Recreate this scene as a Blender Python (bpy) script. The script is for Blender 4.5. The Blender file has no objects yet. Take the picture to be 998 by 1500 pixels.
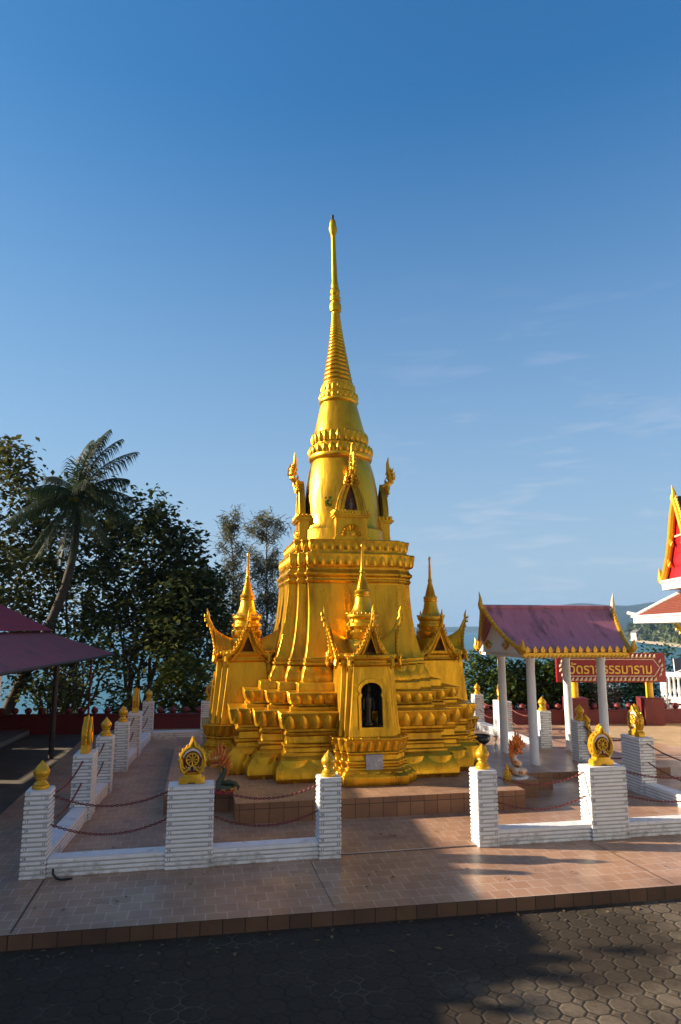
import bpy, math, random
from mathutils import Vector, Matrix, noise
R = math.radians
C = bpy.context.scene.collection
scene = bpy.context.scene
random.seed(7)

# ------------------------------------------------------------------ camera
cam_d = bpy.data.cameras.new('camera')
cam = bpy.data.objects.new('camera', cam_d); C.objects.link(cam)
cam_d.sensor_fit = 'VERTICAL'; cam_d.sensor_height = 36.0; cam_d.sensor_width = 24.0
cam_d.lens = 24.0
cam_d.clip_end = 60000; cam_d.clip_start = 0.05
cam.location = (0, 0, 2.6)
cam.rotation_euler = (R(90) + math.atan(0.172), 0, 0)
scene.camera = cam

# ------------------------------------------------------------------ sky and sun
SUN_AZ, SUN_EL = 176.0, 20.0          # direction towards the sun, degrees from +X counter-clockwise
w = bpy.data.worlds.new('World'); scene.world = w; w.use_nodes = True
nt = w.node_tree; nt.nodes.clear()
N = nt.nodes.new; L = nt.links.new
sky = N('ShaderNodeTexSky'); sky.sky_type = 'NISHITA'; sky.sun_disc = False
sky.sun_elevation = R(SUN_EL); sky.sun_rotation = R(90 - SUN_AZ)
sky.air_density = 1.0; sky.dust_density = 0.5; sky.ozone_density = 3.5; sky.altitude = 50
tc0 = N('ShaderNodeTexCoord'); hsv = N('ShaderNodeHueSaturation'); hsv.inputs['Saturation'].default_value = 1.22
L(sky.outputs[0], hsv.inputs['Color'])
# thin wisps of cirrus in the sky, by direction
tc = N('ShaderNodeTexCoord')
mp = N('ShaderNodeMapping'); mp.inputs['Rotation'].default_value = (R(4), R(-9), 0); mp.inputs['Scale'].default_value = (4.5, 4.5, 24.0)
L(tc.outputs['Generated'], mp.inputs['Vector'])
n1 = N('ShaderNodeTexNoise'); n1.inputs['Scale'].default_value = 1.6; n1.inputs['Detail'].default_value = 8; n1.inputs['Roughness'].default_value = .58; n1.inputs['Distortion'].default_value = .35
L(mp.outputs[0], n1.inputs['Vector'])
cr = N('ShaderNodeValToRGB'); cr.color_ramp.elements[0].position = .54; cr.color_ramp.elements[1].position = .80
L(n1.outputs['Fac'], cr.inputs[0])
sx = N('ShaderNodeSeparateXYZ'); L(tc.outputs['Generated'], sx.inputs[0])
ev = N('ShaderNodeMapRange'); ev.inputs[1].default_value = .50; ev.inputs[2].default_value = .12; ev.clamp = True
L(sx.outputs['Z'], ev.inputs[0])
ml = N('ShaderNodeMath'); ml.operation = 'MULTIPLY'; L(cr.outputs[0], ml.inputs[0]); L(ev.outputs[0], ml.inputs[1])
ml2 = N('ShaderNodeMath'); ml2.operation = 'MULTIPLY'; 
wxm = N('ShaderNodeMapRange'); wxm.inputs[1].default_value = -.02; wxm.inputs[2].default_value = .16; L(sx.outputs['X'], wxm.inputs[0])
ml3 = N('ShaderNodeMath'); ml3.operation = 'MULTIPLY'; L(ml.outputs[0], ml3.inputs[0]); L(wxm.outputs[0], ml3.inputs[1])
L(ml3.outputs[0], ml2.inputs[0]); ml2.inputs[1].default_value = .48
mx = N('ShaderNodeMix'); mx.data_type = 'RGBA'
L(ml2.outputs[0], mx.inputs[0]); 
tint = N('ShaderNodeMix'); tint.data_type = 'RGBA'; tint.blend_type = 'MULTIPLY'; tint.inputs[0].default_value = 1; tint.inputs[7].default_value = (.76, 1.03, 1.19, 1)
L(hsv.outputs[0], tint.inputs[6]); 
# soft shoulder on the bright horizon, as the photograph's film response has
va = N('ShaderNodeVectorMath'); va.operation = 'MULTIPLY_ADD'; va.inputs[1].default_value = (.15, .135, .115); va.inputs[2].default_value = (1, 1, 1)
vd = N('ShaderNodeVectorMath'); vd.operation = 'DIVIDE'
L(tint.outputs[2], va.inputs[0]); L(tint.outputs[2], vd.inputs[0]); L(va.outputs[0], vd.inputs[1])
# pale sea haze low over the horizon
hz = N('ShaderNodeMapRange'); hz.inputs[1].default_value = .66; hz.inputs[2].default_value = -.02; hz.inputs[4].default_value = .9
hm = N('ShaderNodeMix'); hm.data_type = 'RGBA'; hm.inputs[7].default_value = (1.95, 2.45, 3.1, 1)
hsx = N('ShaderNodeSeparateXYZ'); L(tc0.outputs['Generated'], hsx.inputs[0]); L(hsx.outputs['Z'], hz.inputs[0])
hp_ = N('ShaderNodeMath'); hp_.operation = 'POWER'; hp_.inputs[1].default_value = 1.25; L(hz.outputs[0], hp_.inputs[0]); L(hp_.outputs[0], hm.inputs[0]); L(vd.outputs[0], hm.inputs[6])
# broken bright cloud added behind the camera, out of view, for neutral fill light
cn = N('ShaderNodeTexNoise'); cn.inputs['Scale'].default_value = 2.3; cn.inputs['Detail'].default_value = 6; L(tc0.outputs['Generated'], cn.inputs['Vector'])
cm = N('ShaderNodeMapRange'); cm.inputs[1].default_value = .40; cm.inputs[2].default_value = .60; L(cn.outputs['Fac'], cm.inputs[0])
cy = N('ShaderNodeMapRange'); cy.inputs[1].default_value = -.05; cy.inputs[2].default_value = -.45; L(hsx.outputs['Y'], cy.inputs[0])
cmm = N('ShaderNodeMath'); cmm.operation = 'MULTIPLY'; L(cm.outputs[0], cmm.inputs[0]); L(cy.outputs[0], cmm.inputs[1])
cx_ = N('ShaderNodeMix'); cx_.data_type = 'RGBA'; cx_.inputs[7].default_value = (1.55, 1.5, 1.5, 1)
L(cmm.outputs[0], cx_.inputs[0]); L(hm.outputs[2], cx_.inputs[6]); L(cx_.outputs[2], mx.inputs[6]); mx.inputs[7].default_value = (3.3, 3.35, 3.6, 1)
bg = N('ShaderNodeBackground'); bg.inputs['Strength'].default_value = 0.092
L(mx.outputs[2], bg.inputs['Color'])
out = N('ShaderNodeOutputWorld'); L(bg.outputs[0], out.inputs['Surface'])

sd = bpy.data.lights.new('sun', 'SUN'); sun = bpy.data.objects.new('sun', sd); C.objects.link(sun)
sd.energy = 5.0; sd.angle = R(0.5); sd.color = (1.0, .84, .62)
sdir = Vector((math.cos(R(SUN_AZ))*math.cos(R(SUN_EL)), math.sin(R(SUN_AZ))*math.cos(R(SUN_EL)), math.sin(R(SUN_EL))))
sun.rotation_euler = sdir.to_track_quat('Z', 'Y').to_euler()
sun.location = sdir*60

scene.view_settings.view_transform = 'Standard'; scene.view_settings.look = 'None'
scene.view_settings.gamma = 1; scene.view_settings.use_curve_mapping = False
scene.view_settings.exposure = 1.3
scene.cycles.max_bounces = 7; scene.cycles.diffuse_bounces = 3; scene.cycles.glossy_bounces = 3
scene.cycles.transparent_max_bounces = 6; scene.cycles.volume_bounces = 0

# ------------------------------------------------------------------ frames of reference
AF = R(11.3); ca, sa = math.cos(AF), math.sin(AF); OX, OY = 0.0, 12.84
def W(x, y, z=0.0): return Vector((OX + x*ca - y*sa, OY + x*sa + y*ca, z))   # court frame -> world

# ------------------------------------------------------------------ materials
def mat(name):
    m = bpy.data.materials.new(name); m.use_nodes = True
    t = m.node_tree; b = t.nodes['Principled BSDF']; return m, t, b
def inp(b, **k):
    for q, v in k.items():
        q = q.replace('_', ' ')
        if isinstance(v, tuple) and len(v) == 3: v = (*v, 1)
        b.inputs[q].default_value = v
def noisy(name, c1, c2, scale=8, rough=.6, metal=0., bump=.0, bscale=None, detail=5, c3=None, s3=1.5, t3=(.55, .7), rvar=.0, space='Object', spec=.5, stretch=None, zdirt=0):
    m, t, b = mat(name)
    tc = t.nodes.new('ShaderNodeTexCoord'); src = tc.outputs[space]
    if stretch:
        mp = t.nodes.new('ShaderNodeMapping'); mp.inputs['Scale'].default_value = stretch
        t.links.new(src, mp.inputs[0]); src = mp.outputs[0]
    n = t.nodes.new('ShaderNodeTexNoise'); n.inputs['Scale'].default_value = scale; n.inputs['Detail'].default_value = detail; n.inputs['Roughness'].default_value = .6
    t.links.new(src, n.inputs['Vector'])
    r = t.nodes.new('ShaderNodeValToRGB'); r.color_ramp.elements[0].position = .3; r.color_ramp.elements[1].position = .7
    r.color_ramp.elements[0].color = (*c1, 1); r.color_ramp.elements[1].color = (*c2, 1)
    t.links.new(n.outputs['Fac'], r.inputs[0]); col = r.outputs[0]
    if c3:
        n3 = t.nodes.new('ShaderNodeTexNoise'); n3.inputs['Scale'].default_value = s3; n3.inputs['Detail'].default_value = 8; n3.inputs['Roughness'].default_value = .65
        t.links.new(src, n3.inputs['Vector'])
        r3 = t.nodes.new('ShaderNodeMapRange'); r3.inputs[1].default_value, r3.inputs[2].default_value = t3
        if zdirt:      # splash stains creeping up from the floor
            so_ = t.nodes.new('ShaderNodeSeparateXYZ'); t.links.new(tc.outputs['Object'], so_.inputs[0])
            zr = t.nodes.new('ShaderNodeMapRange'); zr.inputs[1].default_value = .26; zr.inputs[2].default_value = 0; zr.inputs[4].default_value = zdirt; t.links.new(so_.outputs[2], zr.inputs[0])
            ad = t.nodes.new('ShaderNodeMath'); t.links.new(n3.outputs['Fac'], ad.inputs[0]); t.links.new(zr.outputs[0], ad.inputs[1]); t.links.new(ad.outputs[0], r3.inputs[0])
        else: t.links.new(n3.outputs['Fac'], r3.inputs[0])
        mx = t.nodes.new('ShaderNodeMix'); mx.data_type = 'RGBA'
        t.links.new(r3.outputs[0], mx.inputs[0]); t.links.new(col, mx.inputs[6]); mx.inputs[7].default_value = (*c3, 1)
        col = mx.outputs[2]
    t.links.new(col, b.inputs['Base Color'])
    inp(b, Roughness=rough, Metallic=metal, Specular_IOR_Level=spec)
    if rvar:
        mr = t.nodes.new('ShaderNodeMapRange'); mr.inputs[3].default_value = rough - rvar; mr.inputs[4].default_value = rough + rvar
        mr.inputs[1].default_value = .3; mr.inputs[2].default_value = .7
        t.links.new(n.outputs['Fac'], mr.inputs[0]); t.links.new(mr.outputs[0], b.inputs['Roughness'])
    if bump:
        nb = t.nodes.new('ShaderNodeTexNoise'); nb.inputs['Scale'].default_value = bscale or scale*3; nb.inputs['Detail'].default_value = 4
        t.links.new(src, nb.inputs['Vector'])
        bp = t.nodes.new('ShaderNodeBump'); bp.inputs['Strength'].default_value = bump; bp.inputs['Distance'].default_value = .02
        t.links.new(nb.outputs['Fac'], bp.inputs['Height']); t.links.new(bp.outputs[0], b.inputs['Normal'])
    return m
M = {}
M['gold'] = noisy('gold_paint', (.64, .325, .010), (.78, .425, .022), scale=3.2, rough=.34, metal=.80, bump=.5, bscale=8, c3=(.27, .125, .008), s3=2.4, t3=(.47, .74), rvar=.11, stretch=(1.3, 1.3, .32))
M['gold_trim'] = noisy('gold_trim_paint', (.64, .325, .010), (.78, .425, .022), scale=9, rough=.34, metal=.76, bump=.3, bscale=26, c3=(.34, .15, .012), s3=6, t3=(.58, .8), rvar=.06)
M['finial'] = noisy('yellow_gold_enamel', (.58, .31, .012), (.70, .38, .015), scale=14, rough=.33, metal=.35, bump=.2, bscale=40, c3=(.30, .14, .012), s3=9, t3=(.6, .78))
M['white'] = noisy('white_paint', (.70, .70, .71), (.80, .80, .80), scale=7, rough=.55, bump=.25, bscale=45, c3=(.34, .32, .29), s3=6, t3=(.60, .84), zdirt=.16)
M['white_groove_shade'] = noisy('groove_shade_paint', (.40, .39, .38), (.52, .51, .50), scale=7, rough=.7, c3=(.22, .21, .19), s3=5, t3=(.58, .8))  # darker white for the rib grooves: their shade and grime as colour
M['white_smooth'] = noisy('white_column_paint', (.70, .70, .70), (.78, .78, .77), scale=5, rough=.5, c3=(.5, .48, .45), s3=3, t3=(.65, .85))
M['digits'] = noisy('dark_digits', (.03, .03, .04), (.06, .06, .07), scale=30, rough=.6)
M['chain'] = noisy('red_painted_chain', (.10, .016, .012), (.19, .028, .018), scale=40, rough=.5, c3=(.05, .02, .015), s3=30)
M['red'] = noisy('red_wall_paint', (.12, .010, .012), (.17, .015, .015), scale=5, rough=.55, bump=.2, c3=(.14, .02, .02), s3=4, t3=(.58, .8))
M['red_board'] = noisy('red_board_paint', (.24, .002, .006), (.28, .003, .008), scale=4, rough=.45)
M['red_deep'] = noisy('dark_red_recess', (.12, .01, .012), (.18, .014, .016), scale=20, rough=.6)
M['yellow'] = noisy('yellow_post_paint', (.78, .42, .006), (.84, .48, .01), scale=5, rough=.4, c3=(.5, .26, .01), s3=6, t3=(.62, .8))
M['letters'] = noisy('gold_letters', (.70, .42, .05), (.80, .50, .08), scale=12, rough=.4, metal=.1)
M['cream'] = noisy('cream_trim', (.62, .50, .36), (.72, .60, .45), scale=12, rough=.5)
M['mauve'] = noisy('faded_mauve_roof', (.43, .15, .19), (.52, .19, .24), scale=4, rough=.5, bump=.2, bscale=50, c3=(.10, .05, .06), s3=2.6, t3=(.53, .72), stretch=(1.6, .5, .5))
M['mauve_dark'] = noisy('dusty_mauve_sheet', (.19, .046, .050), (.235, .058, .062), scale=3, rough=.55, c3=(.11, .045, .05), s3=2)
M['maroon'] = noisy('maroon_sheet', (.20, .010, .022), (.25, .015, .03), scale=3, rough=.5)
M['steel'] = noisy('dark_steel', (.025, .018, .016), (.05, .03, .025), scale=20, rough=.6)
M['black'] = noisy('black_glaze', (.012, .012, .013), (.02, .02, .02), scale=20, rough=.28)
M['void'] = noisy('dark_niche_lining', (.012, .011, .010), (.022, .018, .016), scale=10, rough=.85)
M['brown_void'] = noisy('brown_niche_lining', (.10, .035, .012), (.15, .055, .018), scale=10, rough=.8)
M['bronze'] = noisy('dark_bronze', (.03, .022, .014), (.06, .042, .022), scale=20, rough=.35, metal=.6)
M['marble'] = noisy('grey_marble', (.24, .24, .27), (.42, .42, .46), scale=16, rough=.3, c3=(.62, .62, .64), s3=9, t3=(.58, .66))
M['orange_tile'] = noisy('orange_clay_tile', (.15, .034, .016), (.23, .055, .025), scale=10, rough=.7, bump=.6, bscale=24)
M['gable_red'] = noisy('red_gable_paint', (.46, .006, .012), (.52, .01, .018), scale=4, rough=.45)
M['dark_tile'] = noisy('dark_roof_tile', (.05, .045, .06), (.08, .07, .09), scale=10, rough=.6)
M['concrete'] = noisy('grey_concrete', (.13, .12, .105), (.19, .175, .155), scale=4, rough=.85, bump=.3, c3=(.12, .115, .11), s3=2)
M['bark'] = noisy('brown_bark', (.045, .032, .024), (.10, .075, .055), scale=9, rough=.9, bump=.7, bscale=22, stretch=(1, 1, .3))
M['palm_bark'] = noisy('grey_palm_bark', (.04, .03, .022), (.07, .052, .04), scale=6, rough=.9, bump=.6, stretch=(.4, .4, 5))
def leafmat(name, c1, c2, trans=.25):
    m, t, b = mat(name)
    g = t.nodes.new('ShaderNodeNewGeometry')
    r = t.nodes.new('ShaderNodeValToRGB'); r.color_ramp.elements[0].color = (*c1, 1); r.color_ramp.elements[1].color = (*c2, 1)
    t.links.new(g.outputs['Random Per Island'], r.inputs[0])
    t.links.new(r.outputs[0], b.inputs['Base Color']); inp(b, Roughness=.55, Specular_IOR_Level=.22)
    tr = t.nodes.new('ShaderNodeBsdfTranslucent'); t.links.new(r.outputs[0], tr.inputs[0])
    ms = t.nodes.new('ShaderNodeMixShader'); ms.inputs[0].default_value = trans
    t.links.new(b.outputs[0], ms.inputs[1]); t.links.new(tr.outputs[0], ms.inputs[2])
    t.links.new(ms.outputs[0], t.nodes['Material Output'].inputs['Surface'])
    return m
M['leaf'] = leafmat('broad_leaf', (.022, .045, .010), (.115, .125, .03), .3)
M['leaf_warm'] = leafmat('olive_leaf', (.035, .055, .014), (.17, .15, .04), .3)
M['needle'] = leafmat('grey_green_needle', (.06, .07, .038), (.15, .14, .08), .3)
M['leaf_yellow'] = leafmat('yellow_green_leaf', (.05, .085, .012), (.19, .17, .015), .35)
M['leaf_bush'] = leafmat('bush_leaf', (.02, .05, .010), (.10, .14, .022))
M['leaf_fern'] = leafmat('feathery_leaf', (.035, .075, .035), (.10, .16, .06))
M['frond'] = leafmat('palm_frond', (.010, .026, .006), (.042, .06, .016))
M['flower'] = leafmat('pale_blossom', (.42, .36, .30), (.62, .54, .46), .2)
M['far_leaf'] = leafmat('far_palm_leaf', (.04, .065, .025), (.12, .14, .05))

# tiles of the terrace: brick pattern in the court frame (objects carry the rotation, so Object space is the court frame)
def tilemat(name, axes='xy', size=.2, c1=(.37, .20, .115), c2=(.44, .25, .15), rough=.3, mortar=(.54, .40, .32), off=.5, dirt_or_shade=(.16, .085, .058)):
    m, t, b = mat(name)
    tc = t.nodes.new('ShaderNodeTexCoord'); src = tc.outputs['Object']
    if axes != 'xy':
        s = t.nodes.new('ShaderNodeSeparateXYZ'); t.links.new(src, s.inputs[0])
        ad = t.nodes.new('ShaderNodeMath'); t.links.new(s.outputs[0], ad.inputs[0]); t.links.new(s.outputs[1], ad.inputs[1])
        c = t.nodes.new('ShaderNodeCombineXYZ'); t.links.new(ad.outputs[0], c.inputs[0]); t.links.new(s.outputs[2], c.inputs[1]); src = c.outputs[0]
    br = t.nodes.new('ShaderNodeTexBrick'); br.offset = off; br.squash = 1
    br.inputs['Scale'].default_value = 1; br.inputs['Brick Width'].default_value = size; br.inputs['Row Height'].default_value = size
    br.inputs['Mortar Size'].default_value = .006; br.inputs['Mortar Smooth'].default_value = .3; br.inputs['Bias'].default_value = 0
    br.inputs['Color1'].default_value = (*c1, 1); br.inputs['Color2'].default_value = (*c2, 1); br.inputs['Mortar'].default_value = (*mortar, 1)
    t.links.new(src, br.inputs['Vector'])
    n = t.nodes.new('ShaderNodeTexNoise'); n.inputs['Scale'].default_value = .9; n.inputs['Detail'].default_value = 7; n.inputs['Roughness'].default_value = .62
    t.links.new(tc.outputs['Object'], n.inputs['Vector'])
    mr = t.nodes.new('ShaderNodeMapRange'); mr.inputs[1].default_value = .44; mr.inputs[2].default_value = .72; mr.inputs[4].default_value = .75
    t.links.new(n.outputs['Fac'], mr.inputs[0])
    mx = t.nodes.new('ShaderNodeMix'); mx.data_type = 'RGBA'
    t.links.new(mr.outputs[0], mx.inputs[0]); t.links.new(br.outputs['Color'], mx.inputs[6]); mx.inputs[7].default_value = (*dirt_or_shade, 1)
    t.links.new(mx.outputs[2], b.inputs['Base Color'])
    rr = t.nodes.new('ShaderNodeMapRange'); rr.inputs[1].default_value = .3; rr.inputs[2].default_value = .75; rr.inputs[3].default_value = rough - .06; rr.inputs[4].default_value = rough + .22
    t.links.new(n.outputs['Fac'], rr.inputs[0]); t.links.new(rr.outputs[0], b.inputs['Roughness'])
    bp = t.nodes.new('ShaderNodeBump'); bp.inputs['Strength'].default_value = .25; bp.inputs['Distance'].default_value = .004; bp.invert = True
    t.links.new(br.outputs['Fac'], bp.inputs['Height']); t.links.new(bp.outputs[0], b.inputs['Normal'])
    return m
M['tile'] = tilemat('terracotta_tile')
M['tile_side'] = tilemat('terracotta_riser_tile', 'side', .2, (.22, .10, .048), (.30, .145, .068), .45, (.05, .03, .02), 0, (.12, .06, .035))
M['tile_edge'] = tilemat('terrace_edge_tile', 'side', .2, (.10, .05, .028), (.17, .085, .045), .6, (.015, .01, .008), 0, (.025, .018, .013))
M['brick_court'] = tilemat('tan_brick_paving', 'xy', .22, (.40, .27, .15), (.48, .33, .19), .8, (.26, .18, .11), .5, (.33, .22, .13))

# octagon-and-square concrete pavers
def pavermat():
    m, t, b = mat('octagon_pavers')
    tc = t.nodes.new('ShaderNodeTexCoord')
    mp = t.nodes.new('ShaderNodeMapping'); mp.inputs['Scale'].default_value = (1/.195,)*3; mp.inputs['Rotation'].default_value = (0, 0, R(2))
    t.links.new(tc.outputs['Object'], mp.inputs[0])
    wv = t.nodes.new('ShaderNodeTexNoise'); wv.inputs['Scale'].default_value = 1.2
    t.links.new(mp.outputs[0], wv.inputs['Vector'])
    s = t.nodes.new('ShaderNodeSeparateXYZ'); t.links.new(mp.outputs[0], s.inputs[0])
    def mth(op, a, b_=None):
        n = t.nodes.new('ShaderNodeMath'); n.operation = op
        for i, v in enumerate((a, b_)):
            if v is None: continue
            if isinstance(v, (int, float)): n.inputs[i].default_value = v
            else: t.links.new(v, n.inputs[i])
        return n.outputs[0]
    def cell(v): return mth('ABSOLUTE', mth('SUBTRACT', mth('FRACT', v), .5))
    jx = mth('ADD', s.outputs[0], mth('MULTIPLY', wv.outputs['Fac'], .05)); jy = mth('ADD', s.outputs[1], mth('MULTIPLY', wv.outputs['Fac'], .05))
    ax, ay = cell(jx), cell(jy)
    diag = mth('MULTIPLY', mth('ADD', ax, ay), .7071)
    d_oct = mth('MAXIMUM', mth('MAXIMUM', ax, ay), diag)        # < .5 inside the octagon
    # distance to any joint
    j1 = mth('ABSOLUTE', mth('SUBTRACT', diag, .5))
    j2 = mth('SUBTRACT', .5, mth('MAXIMUM', ax, ay))
    inside = mth('LESS_THAN', diag, .5)
    j2b = mth('ADD', j2, mth('MULTIPLY', mth('SUBTRACT', 1., inside), 9.))
    joint = mth('MINIMUM', j1, j2b)
    jm = t.nodes.new('ShaderNodeMapRange'); jm.inputs[1].default_value = .010; jm.inputs[2].default_value = .038
    t.links.new(joint, jm.inputs[0])
    hgt = t.nodes.new('ShaderNodeMapRange'); hgt.inputs[1].default_value = .0; hgt.inputs[2].default_value = .10; hgt.interpolation_type = 'SMOOTHSTEP'
    t.links.new(joint, hgt.inputs[0])
    fx, fy = mth('FLOOR', jx), mth('FLOOR', jy)
    cb = t.nodes.new('ShaderNodeCombineXYZ'); t.links.new(fx, cb.inputs[0]); t.links.new(fy, cb.inputs[1]); t.links.new(inside, cb.inputs[2])
    wn = t.nodes.new('ShaderNodeTexWhiteNoise'); t.links.new(cb.outputs[0], wn.inputs['Vector'])
    rc = t.nodes.new('ShaderNodeValToRGB'); rc.color_ramp.elements[0].color = (.125, .098, .07, 1); rc.color_ramp.elements[1].color = (.19, .15, .108, 1)
    t.links.new(wn.outputs[0], rc.inputs[0])
    # blotchy dark mould stains along the terrace; mask also darkens the left side
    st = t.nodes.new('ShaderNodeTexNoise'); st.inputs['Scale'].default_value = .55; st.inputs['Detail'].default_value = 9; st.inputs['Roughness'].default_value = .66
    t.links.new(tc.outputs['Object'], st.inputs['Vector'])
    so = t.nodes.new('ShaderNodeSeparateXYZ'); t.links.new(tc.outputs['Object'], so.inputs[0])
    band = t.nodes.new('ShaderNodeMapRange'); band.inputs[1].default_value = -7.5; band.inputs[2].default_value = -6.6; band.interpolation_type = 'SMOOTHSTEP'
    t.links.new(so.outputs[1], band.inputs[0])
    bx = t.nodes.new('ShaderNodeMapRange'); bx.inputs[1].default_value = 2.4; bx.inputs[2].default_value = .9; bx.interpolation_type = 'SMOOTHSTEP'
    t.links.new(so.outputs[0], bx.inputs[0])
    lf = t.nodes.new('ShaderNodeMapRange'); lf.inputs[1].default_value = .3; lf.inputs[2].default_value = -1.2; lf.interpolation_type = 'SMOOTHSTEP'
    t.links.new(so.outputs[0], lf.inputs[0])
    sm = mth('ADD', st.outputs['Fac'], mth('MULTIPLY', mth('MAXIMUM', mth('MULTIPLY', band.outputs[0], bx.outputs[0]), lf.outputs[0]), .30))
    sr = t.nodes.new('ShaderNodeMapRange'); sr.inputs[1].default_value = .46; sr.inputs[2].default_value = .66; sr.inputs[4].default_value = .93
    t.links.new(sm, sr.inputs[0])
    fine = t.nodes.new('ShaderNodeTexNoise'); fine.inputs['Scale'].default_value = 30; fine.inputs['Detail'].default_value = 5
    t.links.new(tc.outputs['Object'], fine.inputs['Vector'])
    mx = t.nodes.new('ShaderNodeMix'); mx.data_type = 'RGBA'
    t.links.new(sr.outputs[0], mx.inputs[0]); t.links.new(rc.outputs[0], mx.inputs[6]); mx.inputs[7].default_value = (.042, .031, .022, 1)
    # soil in the joints: pale in some places, dark in others
    jc = t.nodes.new('ShaderNodeValToRGB'); jc.color_ramp.elements[0].position = .5; jc.color_ramp.elements[1].position = .64
    jc.color_ramp.elements[0].color = (.03, .025, .02, 1); jc.color_ramp.elements[1].color = (.11, .09, .07, 1)
    jn = t.nodes.new('ShaderNodeTexNoise'); jn.inputs['Scale'].default_value = 2.1; jn.inputs['Detail'].default_value = 4
    t.links.new(tc.outputs['Object'], jn.inputs['Vector']); t.links.new(jn.outputs['Fac'], jc.inputs[0])
    m2 = t.nodes.new('ShaderNodeMix'); m2.data_type = 'RGBA'
    t.links.new(jm.outputs[0], m2.inputs[0]); t.links.new(jc.outputs[0], m2.inputs[6]); t.links.new(mx.outputs[2], m2.inputs[7])
    m3 = t.nodes.new('ShaderNodeMix'); m3.data_type = 'RGBA'; m3.blend_type = 'MULTIPLY'; m3.inputs[0].default_value = .45
    fr = t.nodes.new('ShaderNodeMapRange'); fr.inputs[1].default_value = .3; fr.inputs[2].default_value = .7; fr.inputs[3].default_value = .45; fr.inputs[4].default_value = 1.2
    t.links.new(fine.outputs['Fac'], fr.inputs[0])
    t.links.new(m2.outputs[2], m3.inputs[6]); t.links.new(fr.outputs[0], m3.inputs[7])
    t.links.new(m3.outputs[2], b.inputs['Base Color']); inp(b, Roughness=.88, Specular_IOR_Level=.15)
    ha = mth('ADD', hgt.outputs[0], mth('MULTIPLY', fine.outputs['Fac'], .25))
    bp = t.nodes.new('ShaderNodeBump'); bp.inputs['Strength'].default_value = .6; bp.inputs['Distance'].default_value = .009
    t.links.new(ha, bp.inputs['Height']); t.links.new(bp.outputs[0], b.inputs['Normal'])
    return m
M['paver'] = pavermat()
def seamat():
    m, t, b = mat('sea_water')
    inp(b, Base_Color=(.012, .12, .16), Roughness=.3, Specular_IOR_Level=.3)
    tc = t.nodes.new('ShaderNodeTexCoord')
    n = t.nodes.new('ShaderNodeTexNoise'); n.inputs['Scale'].default_value = .6; n.inputs['Detail'].default_value = 6
    t.links.new(tc.outputs['Object'], n.inputs['Vector'])
    bp = t.nodes.new('ShaderNodeBump'); bp.inputs['Strength'].default_value = .6; bp.inputs['Distance'].default_value = .3
    t.links.new(n.outputs['Fac'], bp.inputs['Height']); t.links.new(bp.outputs[0], b.inputs['Normal'])
    n2 = t.nodes.new('ShaderNodeTexNoise'); n2.inputs['Scale'].default_value = .02; n2.inputs['Detail'].default_value = 5
    t.links.new(tc.outputs['Object'], n2.inputs['Vector'])
    r = t.nodes.new('ShaderNodeValToRGB'); r.color_ramp.elements[0].color = (.008, .085, .11, 1); r.color_ramp.elements[1].color = (.014, .125, .15, 1)
    t.links.new(n2.outputs['Fac'], r.inputs[0]); t.links.new(r.outputs[0], b.inputs['Base Color'])
    return m
M['sea'] = seamat()
M['earth'] = noisy('bare_earth', (.07, .055, .04), (.12, .095, .07), scale=1.5, rough=.95, bump=.5, bscale=8, c3=(.05, .055, .025), s3=.8)
M['hill'] = noisy('wooded_hill', (.018, .035, .016), (.045, .065, .03), scale=.02, rough=.95, detail=9)
M['sand'] = noisy('beach_sand', (.48, .38, .27), (.58, .47, .34), scale=.05, rough=.95)
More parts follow.
